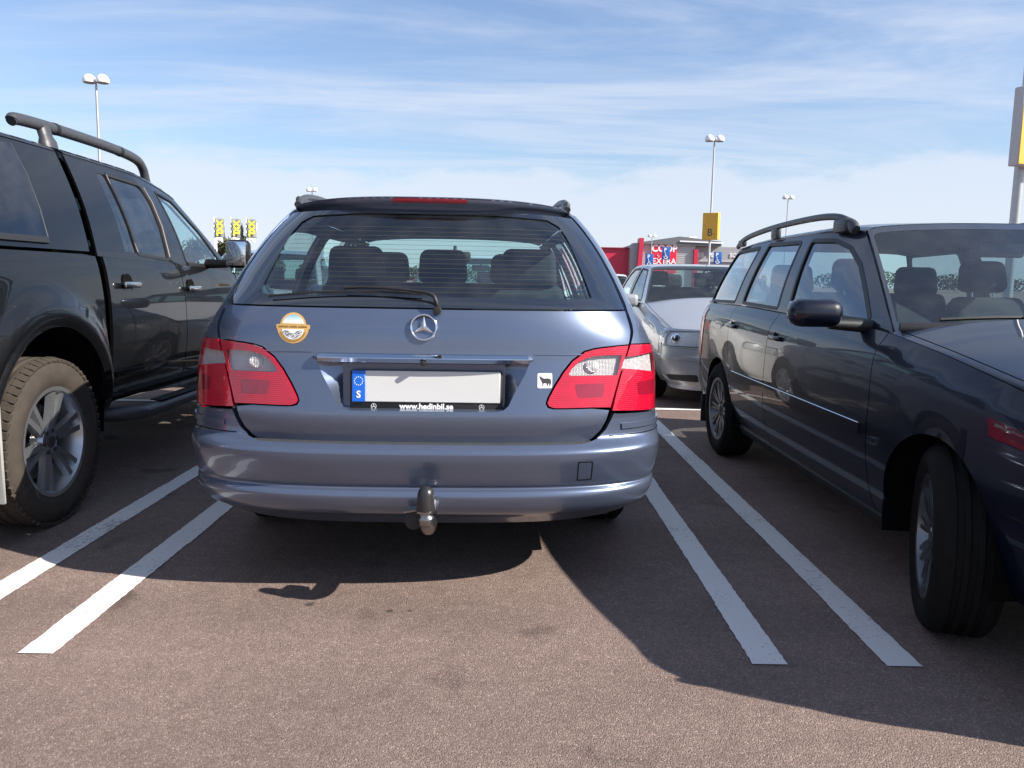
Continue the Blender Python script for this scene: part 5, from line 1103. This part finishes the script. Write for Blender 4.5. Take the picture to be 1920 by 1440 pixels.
# store
STR=mat('store_red_cladding',(.50,.020,.060),rough=.45,var=.06,vscale=.4); SGR=mat('store_grey_cladding',(.52,.52,.53),rough=.5,var=.06,vscale=.3); SDG=mat('store_dark_grey',(.13,.135,.15),rough=.5,var=.08,vscale=.3); SMG=mat('store_mid_grey',(.30,.305,.32),rough=.5,var=.06,vscale=.3); SRED=mat('store_sign_red',(.66,.02,.055),rough=.35,var=.03)
def store():
    T=empty('store_building',(24,120,0),0,'supermarket with red wing, grey ribbed front and red store sign','building'); O=-24
    box('red_wing',(O+12.9,16,3.15),(10,30,6.30),STR,T,.02,1); box('red_wing_coping',(O+12.9,.9,6.33),(10.1,.5,.16),mat('coping_dark_red',(.22,.015,.03),rough=.5),T,.02,1)
    prism('link_wall',[(O+17.75,0),(O+19.35,0),(O+19.35,7.05),(O+18.25,7.05),(O+17.80,6.55)],2.4,SMG,T,loc=(0,-.6,0))
    prism('red_fin',[(O+18.55,0),(O+19.25,0),(O+19.62,7.75),(O+19.02,7.75)],2.2,STR,T,loc=(0,-1.4,0))
    box('front_wall',(O+23.4,10,3.5),(8.2,20,7.0),SGR,T,.02,1)
    for k in range(26):
        r=box('cladding_rib',(O+23.4,-.03,.25+k*.265),(8.1,.06,.10),mat('rib_grey',(.40,.40,.41),rough=.5),T,0,1,smooth=False)
    prism('roof',[(O+19.3,6.95),(O+31.2,6.75),(O+31.2,7.45),(O+25.0,8.10),(O+19.3,7.20)],21,SDG,T,loc=(0,-.6,0)); box('light_fascia',(O+28.2,-.72,7.32),(6.4,.12,.20),WHITE,T,.01,1,rot=(0,.03,0))
    sg=bpy.data.objects.new('store_sign',None); COL.objects.link(sg); sg.parent=T; sg.location=(O+22.85,-.25,0)
    box('sign_panel',(0,0,4.85),(3.66,.22,4.30),SRED,sg,.03,1); text('store_name','COOP',1.36,WHITE,sg,(0,-.13,6.28),ext=.03,bold=.05,sx=.97); text('store_word','EXTRA',1.18,WHITE,sg,(0,-.13,4.42),ext=.03,bold=.02,sx=.98)
    pk=mat('pale_red_print',(.75,.22,.26),rough=.4)
    for dx,s_ in ((-.85,1),(.55,-1)): tube('swirl',smoothpts([(dx,-.13,4.6),(dx-.25*s_,-.13,4.85),(dx+.1*s_,-.13,5.1),(dx-.25*s_,-.13,5.35),(dx+.05*s_,-.13,5.6)],4),.06,pk,sg,6)
    box('right_wing',(O+31.3,11,3.4),(7.6,20,6.75),SMG,T,.02,1); box('right_wing_band',(O+31.3,.9,4.62),(7.3,.2,.14),GREYF,T,.01,1); box('red_pillar',(O+27.55,-.2,3.1),(.62,.6,6.3),STR,T,.02,1)
    w_=box('window',(O+28.55,.95,5.55),(.95,.15,.75),mat('pale_window',(.42,.52,.52),rough=.15),T,.01,1); box('window_bar',(0,-.09,0),(.04,.03,.75),SMG,w_,0,1)
    text('sign_letters','PE',.85,WHITE,T,(O+30.1,.92,5.5),ext=.03,bold=.02); text('sign_letters','SC',.85,WHITE,T,(O+33.4,.92,5.5),ext=.03,bold=.02)
    box('pale_annex',(O+36.4,8,3.2),(2.8,14,6.4),SGR,T,.02,1); box('roof_unit',(O+27.3,2,8.0),(1.2,1.2,.5),LAMPW,T,.05,1)
    for k in range(7): box('shopfront_bay',(O+28.2+k*.95,.88,1.4),(.85,.12,2.6),mat('shop_glass',(.05,.06,.065),rough=.08,coat=.5),T,.01,1)
store()
# far trees
LEAF=[mat('dark_leaf',(.030,.050,.018),rough=.7,var=.35,vscale=1.2),mat('olive_leaf',(.065,.075,.024),rough=.7,var=.35,vscale=1.2)]
BARK=mat('bark',(.07,.05,.035),rough=.9,var=.3)
def tree(x,y,h,kind,label):
    rg=random.Random(int(x*97+y)); T=empty('tree',(x,y,0),0,label,'tree','trees behind the flags'); turned('trunk',[(.22,0),(.17,h*.4),(.05,h*.92)],BARK,T,8)
    bm=bmesh.new()
    for i in range(1500):
        if kind=='spruce':
            t=rg.random()**.8; z=h*(.10+.90*t); r=h*.20*(1-t)**.85*(.75+.25*math.sin(z*4.2))*math.sqrt(rg.random()); a=rg.uniform(0,6.283); c=Vector((math.cos(a)*r,math.sin(a)*r,z-r*.35)); s=.30
        else:
            k=rg.randrange(9); kr=random.Random(k+int(x)); cc=Vector((kr.uniform(-.22,.22)*h,kr.uniform(-.22,.22)*h,h*kr.uniform(.42,.86))); d=Vector((rg.gauss(0,1),rg.gauss(0,1),rg.gauss(0,1))).normalized()*(h*.17*rg.random()**.4); c=cc+d; s=.34
        n=Vector((rg.gauss(0,1),rg.gauss(0,1),rg.gauss(0,1)+.6)).normalized(); u=n.orthogonal().normalized(); v=n.cross(u); sc=s*rg.uniform(.6,1.3); bm.faces.new([bm.verts.new(c+u*a_*sc+v*b_*sc*.7) for a_,b_ in ((-1,0),(0,-.6),(1,0),(0,.6))])
    me=bpy.data.meshes.new('crown'); bm.to_mesh(me); bm.free(); link(bpy.data.objects.new('crown',me),T,LEAF[0 if kind=='spruce' else 1])
for i,(x,y,h,k,l) in enumerate(((-47,142,10.2,'spruce','pointed dark spruce right of the flags, beside the blue-grey estate roof'),(-51,146,8.6,'broad','olive broadleaf tree behind the rightmost white flag'),(-54,140,8.2,'broad','olive broadleaf tree behind the middle flags'),(-57.5,147,9.0,'broad','olive broadleaf tree behind the leftmost yellow-lettered flag'),(-61,141,8.0,'broad','olive broadleaf tree behind the pickup windscreen pillar'),(-49,150,8.4,'spruce','small dark spruce behind the right-hand flags'),(-65,146,9.2,'broad','large olive tree seen through the pickup front window'),(-43.5,150,8.0,'broad','olive tree hidden mostly behind the blue-grey estate pillar'),(-69,141,8.8,'spruce','dark spruce at the left end of the tree row'))): tree(x,y,h,k,l)
def wood():
    """belt of trees along the far edge of the retail park, one mass at this distance"""
    rg=random.Random(3); bm=bmesh.new(); x=-260.
    while x<330:
        h=rg.uniform(4.2,6.6); y=rg.uniform(235,265); w_=rg.uniform(2.2,3.6)
        for i in range(170):
            d=Vector((rg.gauss(0,1),rg.gauss(0,1),rg.gauss(0,1))).normalized(); c=Vector((x+d.x*w_,y+d.y*w_,h*.58+d.z*h*.42)); n=(d+Vector((rg.gauss(0,.5),rg.gauss(0,.5),rg.gauss(0,.5)))).normalized(); u=n.orthogonal().normalized(); v=n.cross(u); s=rg.uniform(.22,.5)
            bm.faces.new([bm.verts.new(c+u*a*s+v*b*s) for a,b in ((-1,0),(0,-.8),(1,0),(0,.8))])
        x+=rg.uniform(1.6,3.4)
    me=bpy.data.meshes.new('far_wood'); bm.to_mesh(me); bm.free(); o=link(bpy.data.objects.new('far_wood',me),None,LEAF[1]); tag(o,'belt of far trees along the horizon','wood',kind='stuff')
wood()
